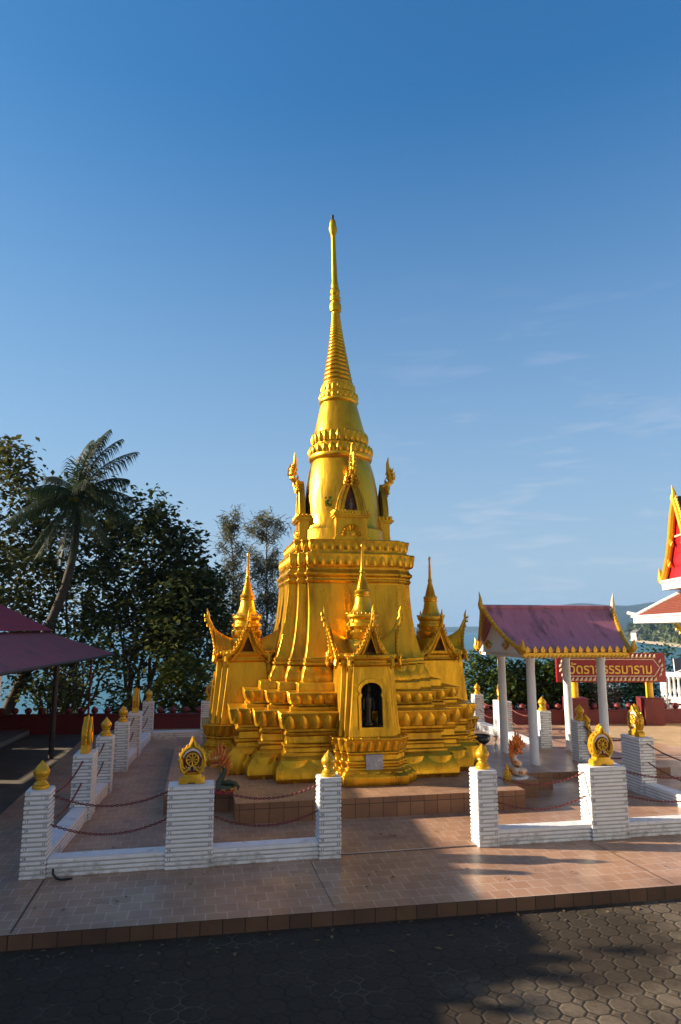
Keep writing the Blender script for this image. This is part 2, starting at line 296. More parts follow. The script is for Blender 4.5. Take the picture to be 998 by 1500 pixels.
# ------------------------------------------------------------------ mesh helpers
class MB:
    def __init__(s): s.v = []; s.f = []; s.m = []
    def add(s, vs, fs, mi=0):
        o = len(s.v); s.v.extend([tuple(p) for p in vs]); s.f.extend([tuple(i+o for i in q) for q in fs]); s.m.extend([mi]*len(fs)); return s
    def merge(s, other, M4=None, mi=None):
        vs = other.v if M4 is None else [tuple(M4 @ Vector(p)) for p in other.v]
        o = len(s.v); s.v.extend(vs); s.f.extend([tuple(i+o for i in q) for q in other.f]); s.m.extend(other.m if mi is None else [mi]*len(other.f)); return s
    def box(s, x0, x1, y0, y1, z0, z1, mi=0):
        vs = [(x0,y0,z0),(x1,y0,z0),(x1,y1,z0),(x0,y1,z0),(x0,y0,z1),(x1,y0,z1),(x1,y1,z1),(x0,y1,z1)]
        return s.add(vs, [(0,3,2,1),(4,5,6,7),(0,1,5,4),(1,2,6,5),(2,3,7,6),(3,0,4,7)], mi)
    def loft(s, rings, caps=True, mi=0, closed=True):
        n = len(rings[0]); vs = [p for r in rings for p in r]; fs = []
        for k in range(len(rings)-1):
            for i in range(n if closed else n-1):
                j = (i+1) % n; fs.append((k*n+i, k*n+j, (k+1)*n+j, (k+1)*n+i))
        if caps: fs.append(tuple(range(n-1, -1, -1))); fs.append(tuple((len(rings)-1)*n+i for i in range(n)))
        return s.add(vs, fs, mi)
    def lathe(s, prof, c=(0,0,0), seg=32, mi=0, shift=None, squash=None):
        rings = []
        for z, r in prof:
            dx, dy = shift(z) if shift else (0, 0); r = max(r, .0008)
            rings.append([(c[0]+dx+r*math.cos(2*math.pi*i/seg), c[1]+dy+r*math.sin(2*math.pi*i/seg)*(squash or 1), c[2]+z) for i in range(seg)])
        return s.loft(rings, True, mi)
    def tube(s, pts, rad, seg=8, mi=0, caps=True):
        pts = [Vector(p) for p in pts]; rings = []; up = Vector((0,0,1)); prev = None
        for i, p in enumerate(pts):
            t = (pts[min(i+1, len(pts)-1)] - pts[max(i-1, 0)]).normalized()
            a = prev - t*prev.dot(t) if prev is not None else (t.cross(up) if abs(t.dot(up)) < .95 else t.cross(Vector((1,0,0))))
            a.normalize(); prev = a; b = t.cross(a); r = rad[i] if isinstance(rad, (list, tuple)) else rad
            rings.append([p + a*r*math.cos(2*math.pi*k/seg) + b*r*math.sin(2*math.pi*k/seg) for k in range(seg)])
        return s.loft(rings, caps, mi)
    def prism(s, outline, fr, d0, d1, mi=0, bev=0):
        # outline: (a, b) points in the plane given by fr = (origin, a axis, b axis); extruded along the normal from d0 to d1
        o, a, b = [Vector(q) for q in fr]; n = a.cross(b).normalized()
        ar = sum(outline[i][0]*outline[(i+1) % len(outline)][1]-outline[(i+1) % len(outline)][0]*outline[i][1] for i in range(len(outline)))
        if ar < 0: outline = outline[::-1]
        if d1 < d0: d0, d1 = d1, d0
        def ring(d, k=1.0):
            if k == 1.0: return [o+a*p[0]+b*p[1]+n*d for p in outline]
            cx = sum(p[0] for p in outline)/len(outline); cy = sum(p[1] for p in outline)/len(outline)
            return [o+a*(cx+(p[0]-cx)*k)+b*(cy+(p[1]-cy)*k)+n*d for p in outline]
        rs = [ring(d0), ring(d1)] if not bev else [ring(d0), ring(d1-bev), ring(d1, .88)]
        return s.loft(rs, True, mi)
    def petal(s, c, u, n, wd, h, dep, lean=0., mi=0, down=False, sharp=1.5):
        # a lotus petal lying on a face: base centre c, width direction u, outward n
        c, u, n = Vector(c), Vector(u), Vector(n); up = Vector((0,0,-1 if down else 1)); nu, nv = 6, 7; vs = []
        for j in range(nv):
            t = j/(nv-1); ww = wd*.5*max(0., 1-max(0, (t-.36)/.64)**1.9)**.72*(.86+.14*min(1, t/.3))
            if j == nv-1: ww = wd*.02
            bul = dep*(.5+.7*math.sin(math.pi*min(1, t*.88+.14)))
            for i in range(nu+1):
                q = i/nu*2-1; ridge = (1-abs(q))**.9*.35
                vs.append(c + u*(q*ww) + up*(h*t) + n*(bul*((1-q**4)*.8+ridge) - .014 + lean*t*t))
        fs = []
        for j in range(nv-1):
            for i in range(nu):
                a = j*(nu+1)+i; q = (a, a+1, a+nu+2, a+nu+1); fs.append(q if not down else q[::-1])
        return s.add(vs, fs, mi)
    def build(s, name, mats, parent=None, ang=38, zoff=0., bevel=0., coll=True):
        me = bpy.data.meshes.new(name)
        vs = s.v if not zoff else [(p[0], p[1], p[2]+zoff) for p in s.v]
        me.from_pydata(vs, [], s.f)
        if not isinstance(mats, (list, tuple)): mats = [mats]
        for m in mats: me.materials.append(m)
        if len(mats) > 1: me.polygons.foreach_set('material_index', s.m)
        me.polygons.foreach_set('use_smooth', [True]*len(s.f))
        me.set_sharp_from_angle(angle=R(ang)); me.update()
        o = bpy.data.objects.new(name, me); C.objects.link(o)
        if parent is not None: o.parent = parent
        if bevel:
            b = o.modifiers.new('bevel', 'BEVEL'); b.width = bevel; b.segments = 2; b.limit_method = 'ANGLE'; b.angle_limit = R(35); b.use_clamp_overlap = True
        return o
def T(x=0, y=0, z=0, rz=0., sc=1.): return Matrix.Translation((x, y, z)) @ Matrix.Rotation(rz, 4, 'Z') @ Matrix.Scale(sc, 4)
def root(name, label, cat, loc=(0,0,0), rz=0., group=None):
    o = bpy.data.objects.new(name, None); C.objects.link(o); o.empty_display_size = .2
    o.location = loc; o.rotation_euler = (0, 0, rz); o['label'] = label; o['category'] = cat
    if group: o['group'] = group
    return o
def tag(o, label, cat, group=None):
    o['label'] = label; o['category'] = cat
    if group: o['group'] = group
    return o
def struct(o): o['kind'] = 'structure'; return o
def stuff(o, label=None, cat=None):
    o['kind'] = 'stuff'
    if label: o['label'] = label; o['category'] = cat
    return o
def copy_tree(o, parent=None):
    c = o.copy(); C.objects.link(c)
    if parent is not None: c.parent = parent
    for ch in list(o.children): copy_tree(ch, c)
    return c
def place(o, loc, rz=0.): o.location = loc; o.rotation_euler = (0, 0, rz); return o
TXT = {}
def text_mb(body, size=1., bold=0., depth=.0, mi=0, align='CENTER'):
    key = (body, bold, depth, align)
    if key not in TXT:
        cu = bpy.data.curves.new('lettering', 'FONT'); cu.body = body; cu.size = 1.; cu.offset = bold; cu.extrude = depth; cu.align_x = align; cu.align_y = 'CENTER'; cu.resolution_u = 3
        ob = bpy.data.objects.new('lettering', cu); C.objects.link(ob)
        bpy.context.view_layer.update(); dg = bpy.context.evaluated_depsgraph_get()
        me = bpy.data.meshes.new_from_object(ob.evaluated_get(dg))
        TXT[key] = ([tuple(v.co) for v in me.vertices], [tuple(p.vertices) for p in me.polygons])
        bpy.data.objects.remove(ob); bpy.data.curves.remove(cu); bpy.data.meshes.remove(me)
    vs, fs = TXT[key]; mb = MB(); mb.add([(x*size, y*size, z*size) for x, y, z in vs], fs, mi); return mb
def frame(o, a, b):
    a, b = Vector(a).normalized(), Vector(b).normalized(); n = a.cross(b)
    m = Matrix(((a.x, b.x, n.x, o[0]), (a.y, b.y, n.y, o[1]), (a.z, b.z, n.z, o[2]), (0, 0, 0, 1))); return m

# ------------------------------------------------------------------ ground, terrace, dais, sea, hills
def grid_obj(name, x0, x1, y0, y1, nx, ny, zf, m, rot=True):
    mb = MB(); vs = [(x0+(x1-x0)*i/nx, y0+(y1-y0)*j/ny, zf(x0+(x1-x0)*i/nx, y0+(y1-y0)*j/ny)) for j in range(ny+1) for i in range(nx+1)]
    fs = [(j*(nx+1)+i, j*(nx+1)+i+1, (j+1)*(nx+1)+i+1, (j+1)*(nx+1)+i) for j in range(ny) for i in range(nx)]
    mb.add(vs, fs); o = mb.build(name, m)
    if rot: o.location = (OX, OY, 0); o.rotation_euler = (0, 0, AF)
    return o
# flat yard whose far edge drops to the sea
def terr(x, y):
    e = 9.0 + .35*math.sin(x*.31) + .03*x
    t = max(0, y-e); z = -.13 - .55*t - .004*t*t if t > 0 else -.13
    if t > 0: z += .35*noise.noise(Vector((x*.35, y*.35, 0)))*min(1, t*.5)
    return max(z, -16)
struct(grid_obj('ground', -70, 70, -60, 44, 90, 130, terr, M['earth']))
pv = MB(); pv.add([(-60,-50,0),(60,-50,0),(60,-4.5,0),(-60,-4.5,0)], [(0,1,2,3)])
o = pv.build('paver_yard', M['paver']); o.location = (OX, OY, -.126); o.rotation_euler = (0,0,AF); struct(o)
sea = MB(); sea.add([(-40000,-40000,0),(40000,-40000,0),(40000,40000,0),(-40000,40000,0)], [(0,1,2,3)])
o = sea.build('sea', M['sea']); o.location = (0,0,-12); struct(o)

# terrace: outer walk, inner court 12 mm higher with a dark joint, both with tiled risers
TER = [(-5.25,-5.71),(10.5,-5.96),(10.5,-3.2),(7.4,3.2),(6.9,6.3),(-5.25,6.0)]
mb = MB(); n_ = len(TER)
mb.add([(x,y,0) for x,y in TER], [tuple(range(n_))], 0)
for i in range(n_):
    (x0,y0),(x1,y1) = TER[i], TER[(i+1) % n_]
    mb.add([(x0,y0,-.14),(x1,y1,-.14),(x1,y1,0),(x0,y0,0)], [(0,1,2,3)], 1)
def joint(x0, y0, x1, y1, w_=.007):
    d = Vector((x1-x0, y1-y0, 0)).normalized(); s = Vector((-d.y, d.x, 0))*w_; a, b = Vector((x0,y0,.004)), Vector((x1,y1,.004))
    mb.add([a-s, b-s, b+s, a+s], [(0,1,2,3)], 2)
joint(-4.3,-4.212,7.5,-4.212,.009); joint(-4.06,-5.70,-4.06,-4.37); joint(2.35,-5.8,2.30,-4.3,.005); joint(-1.2,-5.72,-1.22,-4.33,.003); joint(-5.2,-1.2,-4.4,-1.22,.004)
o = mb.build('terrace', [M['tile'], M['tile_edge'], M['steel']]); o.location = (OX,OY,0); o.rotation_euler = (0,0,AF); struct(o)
mb = MB(); mb.box(-4.25,4.62,-4.20,5.2,.001,.014)
o = mb.build('court_floor', M['tile'], bevel=.003); o.location = (OX,OY,0); o.rotation_euler = (0,0,AF); struct(o)
# tan brick paving at the back right
mb = MB(); pts = []
for k in range(15):
    a = R(-95 + k*13.5); pts.append((12.2+5.9*-math.cos(a)*.0 - 5.2*math.cos(a*.5), -1.5 + 6.4*math.sin(a*.5)+2))
mb.add([(6.5,-2.9,0),(30,-2.9,0),(30,9.6,0),(-5.0,7.0,0),(-5.0,6.15,0),(6.2,6.4,0)], [(0,1,2,3,4,5)])
o = mb.build('brick_court', M['brick_court']); o.location = (OX,OY,-.02); o.rotation_euler = (0,0,AF); struct(o)

# dais: stepped platform round the stupa with the same redented plan
CX, CY = .13, .57
mb = MB(); Z = .28
def plan(h, r, m=None, f=None):
    m = (1+r)/2*h if m is None else m
    q = r*h
    return [(-q,-h),(q,-h),(q,-m),(m,-m),(m,-q),(h,-q),(h,q),(m,q),(m,m),(q,m),(q,h),(-q,h),(-q,m),(-m,m),(-m,q),(-h,q),(-h,-q),(-m,-q),(-m,-m),(-q,-m)]
dp = [(-2.13,-3.33),(2.08,-3.33),(2.08,-2.73),(2.60,-2.73),(2.60,-2.25),(3.10,-2.25),(3.10,2.25),(2.60,2.25),(2.60,2.73),(2.08,2.73),(2.08,3.33),(-2.13,3.33),(-2.13,2.73),(-3.10,2.73),(-3.10,-2.62),(-2.13,-2.62)]
n_ = len(dp); mb.add([(x,y,Z) for x,y in dp], [tuple(range(n_))], 0)
for i in range(n_):
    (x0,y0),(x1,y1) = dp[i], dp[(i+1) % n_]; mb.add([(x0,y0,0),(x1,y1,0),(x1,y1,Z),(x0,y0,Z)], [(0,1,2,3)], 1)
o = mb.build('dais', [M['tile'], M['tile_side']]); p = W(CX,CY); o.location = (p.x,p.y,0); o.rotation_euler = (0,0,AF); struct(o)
# pavilion plinth, lower than the dais
mb = MB(); mb.box(3.235,5.95,-.95,2.45,.001,.12,0)
for k in range(len(mb.f)):
    if k not in (1,): mb.m[k] = 1
o = mb.build('pavilion_plinth', [M['tile'], M['tile_side']]); o.location = (OX,OY,0); o.rotation_euler = (0,0,AF); struct(o)

# far shore: low palm coast and wooded hills across the water
def far_ridge(name, pts, depth, m, seed, zb=-12.):
    # pts: (bearing px offset from centre -> x at distance d, height)
    mb = MB(); nx, ny = 90, 14; vs = []
    x0, x1 = pts[0][0], pts[-1][0]; d0 = pts[0][2]
    for j in range(ny+1):
        v = j/ny
        for i in range(nx+1):
            x = x0+(x1-x0)*i/nx
            k = max(q for q in range(len(pts)-1) if pts[q][0] <= x) if x < x1 else len(pts)-2
            a, b = pts[k], pts[k+1]; t = (x-a[0])/(b[0]-a[0]); t = t*t*(3-2*t); h = a[1]+(b[1]-a[1])*t
            prof = math.sin(math.pi*min(1, v*.98+.0))**.8
            nz = 1+.22*noise.fractal(Vector((x/depth*1.4+seed, v*2.2, seed)), 1., 2., 5)
            vs.append((x, d0+depth*v, zb-.5+max(0, h)*prof*nz))
    fs = [(j*(nx+1)+i, j*(nx+1)+i+1, (j+1)*(nx+1)+i+1, (j+1)*(nx+1)+i) for j in range(ny) for i in range(nx)]
    return struct(mb.add(vs, fs).build(name, m, ang=180))
far_ridge('hill', [(600,0,2600),(760,58,0),(900,106,0),(1080,122,0),(1250,114,0),(1500,126,0),(2100,110,0),(2600,0,0)], 900, M['hill'], 3.1)
far_ridge('hill', [(-1900,0,3800),(-1000,22,0),(300,30,0),(900,34,0),(1300,30,0),(1900,0,0)], 700, M['hill'], 8.3)
# ------------------------------------------------------------------ the stupa
KX = 1.
def ring(h, r, z, dx=0., dy=0.): return [(x*KX+dx, y+dy, z) for x, y in plan(h, r)]
def redent(mb, prof, caps=True, dx=0., dy=0., mi=0): return mb.loft([ring(h, r, z, dx, dy) for z, h, r in prof], caps, mi)
def petals_on(mb, h, r, z, ht, pitch, dep, lean, down=False, dx=0., dy=0., sides=(0,1,2,3), sharp=1.5, fill=.98):
    P = [(x*KX, y) for x, y in plan(h, r)]; n = len(P)
    for i in range(n):
        (x0,y0),(x1,y1) = P[i], P[(i+1) % n]
        ln = math.hypot(x1-x0, y1-y0); u = Vector(((x1-x0)/ln, (y1-y0)/ln, 0)); nn = Vector((u.y, -u.x, 0))
        k = max(1, round(ln/pitch)); wd = ln/k*fill
        for j in range(k):
            c = Vector((x0+dx, y0+dy, z)) + u*(ln*(j+.5)/k)
            mb.petal(c, u, nn, wd, ht, dep, lean, down=down, sharp=sharp)
def petals_round(mb, r, z, ht, n, dep, lean, down=False, c=(0,0), fill=1., sharp=1.5, taper=0.):
    for k in range(n):
        a = 2*math.pi*(k+.5)/n; nn = Vector((math.cos(a), math.sin(a), 0)); u = Vector((-nn.y, nn.x, 0))
        mb.petal(Vector((c[0], c[1], z))+nn*(r-.01), u, nn, 2*math.pi*r/n*fill, ht, dep, lean, down=down, sharp=sharp)

st_loc = W(CX, CY, .28)
stupa = root('stupa', 'tall golden bell-shaped stupa with stepped base and needle spire on the tiled dais', 'stupa', st_loc, AF)
G, GT = M['gold'], M['gold_trim']; ZO = -.28
# lean of the upper shaft, as the real one leans (court frame)
def lean(z):
    s = .03 - .0312*(z-4.43) if z > 3.9 else .03
    return (s*ca, -s*sa)

mb = MB(); r0 = .645
redent(mb, [(.281,2.24,r0),(.34,2.29,r0),(.47,2.28,r0),(.58,2.19,r0),(.655,2.09,r0),(.69,2.09,r0),(.692,2.03,r0),(.76,2.02,r0),(.775,2.06,r0),(.81,2.06,r0),(.825,2.0,r0),(.93,1.985,r0),(.945,2.03,r0),(.985,2.04,r0),(1.0,2.01,r0),(1.045,2.01,r0),(1.07,2.07,r0),(1.12,2.115,r0),(1.20,2.14,r0),(1.30,2.165,r0),(1.312,2.155,r0),(1.312,1.5,r0)])
mb.build('base_tier', G, stupa, zoff=ZO, bevel=.026)
mb = MB(); redent(mb, [(1.305,1.87,r0),(1.36,1.87,r0),(1.372,1.82,r0),(1.41,1.81,r0),(1.43,1.85,r0),(1.47,1.885,r0),(1.53,1.90,r0),(1.58,1.915,r0),(1.592,1.90,r0),(1.592,1.4,r0)])
mb.build('upper_tier', G, stupa, zoff=ZO, bevel=.02)
mb = MB(); redent(mb, [(1.585,1.64,r0),(1.715,1.63,r0),(1.722,1.61,r0),(1.722,1.3,r0)])
mb.build('plinth_step', G, stupa, zoff=ZO, bevel=.012)
mb = MB(); petals_on(mb, 2.115, r0, 1.065, .24, .21, .032, .04); mb.build('lotus_band', GT, stupa, zoff=ZO)
mb = MB(); petals_on(mb, 1.875, r0, 1.415, .175, .19, .028, .03); mb.build('lotus_band', GT, stupa, zoff=ZO)
mb = MB(); petals_on(mb, 2.20, r0, .60, .33, .46, .05, .05, down=True, sharp=3.0)
mb.build('foot_petal_band', G, stupa, zoff=ZO)

# body: concave redented drum
def bprof(z):
    pts = [(1.75,1.42,.662),(2.1,1.345,.664),(2.3,1.285,.668),(2.55,1.23,.676),(2.8,1.19,.69),(3.15,1.15,.712),(3.5,1.13,.737)]
    for a, b in zip(pts, pts[1:]):
        if z <= b[0]:
            t = (z-a[0])/(b[0]-a[0]); return a[1]+(b[1]-a[1])*t, a[2]+(b[2]-a[2])*t
    return pts[-1][1:]
P = [(1.715,1.45,.66),(1.78,1.455,.66),(1.86,1.43,.66),(1.95,1.37,.66),(1.985,1.355,.66),(1.99,1.395,.66),(2.03,1.40,.66),(2.055,1.36,.66),(2.075,1.385,.66),(2.095,1.375,.66)]
for k in range(12):
    z = 2.12+(3.42-2.12)*k/11; h, r = bprof(z); P.append((z, h, r))
P += [(3.44,1.15,.737),(3.475,1.17,.737),(3.49,1.14,.74),(3.53,1.145,.74),(3.55,1.175,.745),(3.60,1.185,.745),(3.62,1.15,.75),(3.68,1.12,.755),(3.72,1.14,.757)]
mb = MB(); redent(mb, P); mb.build('drum', G, stupa, zoff=ZO, bevel=.026)
mb = MB(); petals_on(mb, 1.385, .66, 1.97, .24, .25, .03, .045, down=True); mb.build('drum_foot_petal_band', G, stupa, zoff=ZO)
mb = MB(); lx, ly = lean(4.)
redent(mb, [(3.715,1.13,.757),(3.735,1.15,.757),(3.78,1.165,.757),(3.95,1.185,.76),(3.968,1.165,.76),(3.97,1.06,.77),(4.01,1.05,.77),(4.05,1.06,.77),(4.205,1.10,.772),(4.22,1.08,.772),(4.222,.8,.772)], dx=lx, dy=ly)
mb.build('cornice', G, stupa, zoff=ZO, bevel=.012)
mb = MB(); petals_on(mb, 1.155, .757, 3.745, .195, .155, .036, .012, dx=lx, dy=ly); petals_on(mb, 1.065, .77, 4.03, .165, .145, .034, .012, dx=lx, dy=ly)
mb.build('cornice_petal_band', GT, stupa, zoff=ZO)

# bell
mb = MB(); mb.lathe([(4.19,.835),(4.48,.825),(4.50,.80),(4.56,.785),(4.6,.772),(4.8,.757),(5.0,.742),(5.2,.726),(5.4,.704),(5.55,.682),(5.68,.655),(5.78,.628),(5.86,.603),(5.93,.575)], seg=64, shift=lean)
mb.build('bell', G, stupa, zoff=ZO)
def lotus_ring(mb, z0, ra, z1, rb, n):
    # two rings of petals over a moulded collar
    h = z1-z0
    mb.lathe([(z0-.02,ra*.94),(z0,ra*1.0),(z0+.08*h,ra*1.035),(z0+.16*h,ra*1.02),(z0+.20*h,ra*.97),(z0+.46*h,ra*1.01),(z0+.50*h,ra*.96),(z0+.56*h,rb*.96),(z0+.62*h,rb*.95),(z0+.92*h,rb*.99),(z0+.97*h,rb*.93),(z0+1.03*h,rb*.84)], seg=48, shift=lean)
    sx_, sy_ = lean(z0)
    petals_round(mb, ra*.985, z0+.17*h, .32*h, n, ra*.085, ra*.015, c=(sx_,sy_)); sx_, sy_ = lean(z1)
    petals_round(mb, rb*.97, z0+.59*h, .38*h, n, rb*.085, rb*.015, c=(sx_,sy_))
mb = MB(); lotus_ring(mb, 5.92, .625, 6.50, .565, 26); mb.build('bell_lotus_collar', GT, stupa, zoff=ZO)
mb = MB(); mb.lathe([(6.45,.515),(6.55,.507),(6.7,.47),(6.85,.435),(7.0,.40),(7.12,.372),(7.16,.36)], seg=48, shift=lean); mb.build('neck', G, stupa, zoff=ZO)
mb = MB(); lotus_ring(mb, 7.14, .395, 7.54, .355, 20); mb.build('spire_lotus_collar', GT, stupa, zoff=ZO)
# ringed spire
P = []; nr = 22; z = 7.52
def rs(z): t = (z-7.5)/(9.2-7.5); return .318*(1-t)**1.22*.80+.318*.20*(1-t)+.082*t
hs = [1-.028*i for i in range(nr)]; tot = sum(hs); z = 7.52
for i in range(nr):
    dz = (9.12-7.52)*hs[i]/tot; r = rs(z+dz*.5)
    P += [(z, r*.93), (z+dz*.12, r*1.0), (z+dz*.5, r*1.035), (z+dz*.88, r*.985), (z+dz*.99, r*.91)]; z += dz
mb = MB(); mb.lathe(P, seg=40, shift=lean); mb.build('ringed_spire', G, stupa, zoff=ZO, ang=50)
mb = MB()
mb.lathe([(9.10,.088),(9.16,.085),(9.18,.115),(9.26,.128),(9.34,.118),(9.36,.09),(9.40,.085),(9.42,.112),(9.49,.115),(9.53,.08),(9.56,.10),(9.64,.105),(9.70,.075),(9.73,.085),(9.77,.08),(9.85,.064),(9.9,.060),(10.9,.044),(10.93,.05),(10.95,.062),(11.03,.086),(11.10,.09),(11.12,.075),(11.14,.074),(11.2,.07),(11.27,.055),(11.30,.03)], seg=24, shift=lean)
sx_, sy_ = lean(9.25); petals_round(mb, .116, 9.2, .15, 10, .012, .014, c=(sx_,sy_))
mb.build('pinnacle', G, stupa, zoff=ZO)
sx_, sy_ = lean(11.35)
mb = MB(); mb.lathe([(11.29,.02),(11.31,.034),(11.33,.03),(11.34,.018),(11.36,.03),(11.38,.034),(11.41,.02),(11.42,.002)], seg=16, shift=lean); mb.build('tip_ornament', M['steel'], stupa, zoff=ZO)

# niche porch of the bell: front at -y, built about the stupa axis
def bell_niche():
    mb = MB(); yb = -.60
    # pedestal with lotus shelf
    mb.box(-.30,.30,-.90,yb,4.2,4.66); mb.box(-.33,.33,-.93,yb,4.2,4.28); mb.box(-.335,.335,-.945,yb,4.655,4.685); mb.box(-.36,.36,-.97,yb,4.685,4.72)
    for k in range(11):
        mb.petal((-.31+.062*k,-.93,4.715), (1,0,0), (0,-1,0), .062, .085, .022, .02)
    for s in (-1, 1):
        for k in range(4): mb.petal((s*.335,-.90+.075*k,4.715), (0,-s,0) if s < 0 else (0,1,0), (s,0,0), .075, .085, .02, .02)
    mb.box(-.33,.33,-.94,yb,4.71,4.785)
    o = mb.build('niche_porch', G, stupa, zoff=ZO, bevel=.008)
    # rosette on the pedestal
    rb = MB()
    for k in range(11):
        a = math.pi*k/10; rb.tube([(math.cos(a)*.10, -.905, 4.33+math.sin(a)*.10), (math.cos(a)*.17, -.925, 4.33+math.sin(a)*.17), (math.cos(a)*.21, -.905, 4.33+math.sin(a)*.2)], [.02,.03,.012], 6)
    rb.lathe([(-.03,.07),(0,.055),(.012,.02)], c=(0,0,0), seg=14)
    for i in range(len(rb.v)-14*3, len(rb.v)): x, y, z = rb.v[i]; rb.v[i] = (x, -.905-z, 4.36+y)
    rb.build('rosette', GT, o)
    # pointed arch
    def arch(w, z0, z1, n=12):
        L_ = [(-w*(1-(k/n)**1.7)-.0, z0+(z1-z0)*(k/n)) for k in range(n+1)]
        return L_
    ab = MB()
    for (w0, w1, y0, y1) in ((.29,.20,-.875,-.775),(.21,.125,-.85,-.765)):
        o_ = arch(w0, 4.78, 5.50 if w0 > .25 else 5.43); i_ = arch(w1, 4.78, 5.39 if w0 > .25 else 5.30)
        out_ = o_ + [(-x, z) for x, z in o_[::-1][1:]]; in_ = i_ + [(-x, z) for x, z in i_[::-1][1:]]
        n = len(out_); vs = []; fs = []
        for (a, c_) in zip(out_, in_): vs += [(a[0],y0,a[1]),(c_[0],y0+.02,c_[1]),(a[0],y1,a[1]),(c_[0],y1,c_[1])]
        for k in range(n-1):
            b = 4*k; fs += [(b,b+1,b+5,b+4),(b+2,b,b+4,b+6),(b+1,b+3,b+7,b+5)]
        ab.add(vs, fs)
        ab.tube([(a[0]*.86,y0-.005,a[1]-.01) for a in out_], .018, 6)
    ab.build('pointed_arch', G, o, ang=50)
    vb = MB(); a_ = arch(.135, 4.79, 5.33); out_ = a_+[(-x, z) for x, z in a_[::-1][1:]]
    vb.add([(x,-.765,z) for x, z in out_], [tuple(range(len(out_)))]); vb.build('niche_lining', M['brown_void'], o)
    # finial above the arch, curling outwards, with flame leaves
    fb = MB()
    fb.tube([(0,-.78,5.36),(0,-.86,5.46),(0,-.95,5.50),(0,-1.01,5.56),(0,-1.0,5.68),(0,-.96,5.80),(0,-.95,5.95),(0,-.965,6.08)], [.03,.05,.06,.058,.055,.045,.03,.006], 10)
    for k, (zz, yy, s_) in enumerate(((5.52,-1.0,.09),(5.60,-1.04,.10),(5.68,-1.03,.09),(5.76,-1.0,.075))):
        for s in (-1, 1):
            fb.tube([(0,yy,zz),(s*s_*.55,yy-.01,zz+.03),(s*s_*.75,yy,zz+.10)], [.03,.026,.003], 6)
        fb.tube([(0,yy,zz),(0,yy-.05,zz+.03),(0,yy-.07,zz+.11)], [.03,.026,.003], 6)
        if k < 3: fb.tube([(0,yy+.05,zz),(0,yy+.11,zz+.05),(0,yy+.10,zz+.12)], [.03,.024,.003], 6)
    for s in (-1, 1):
        for k in range(3): fb.tube([(s*.05,-.88,5.42-.07*k),(s*(.10+.02*k),-.93,5.44-.07*k),(s*(.11+.025*k),-.92,5.50-.07*k)], [.03,.03,.004], 6)
    for k in range(3): fb.tube([(0,-.90,5.42-.06*k),(0,-.98+.02*k,5.41-.07*k),(0,-.99+.025*k,5.47-.07*k)], [.035,.03,.006], 6)
    fb.build('flame_finial', GT, o, zoff=0)
    for ch in o.children: ch.location = (0,0,ZO)
    return o
nb = bell_niche()
lx, ly = lean(4.9); nb.location = (lx, ly, 0)
for k in (1, 3):
    c = copy_tree(nb, stupa); c.rotation_euler = (0, 0, k*math.pi/2)

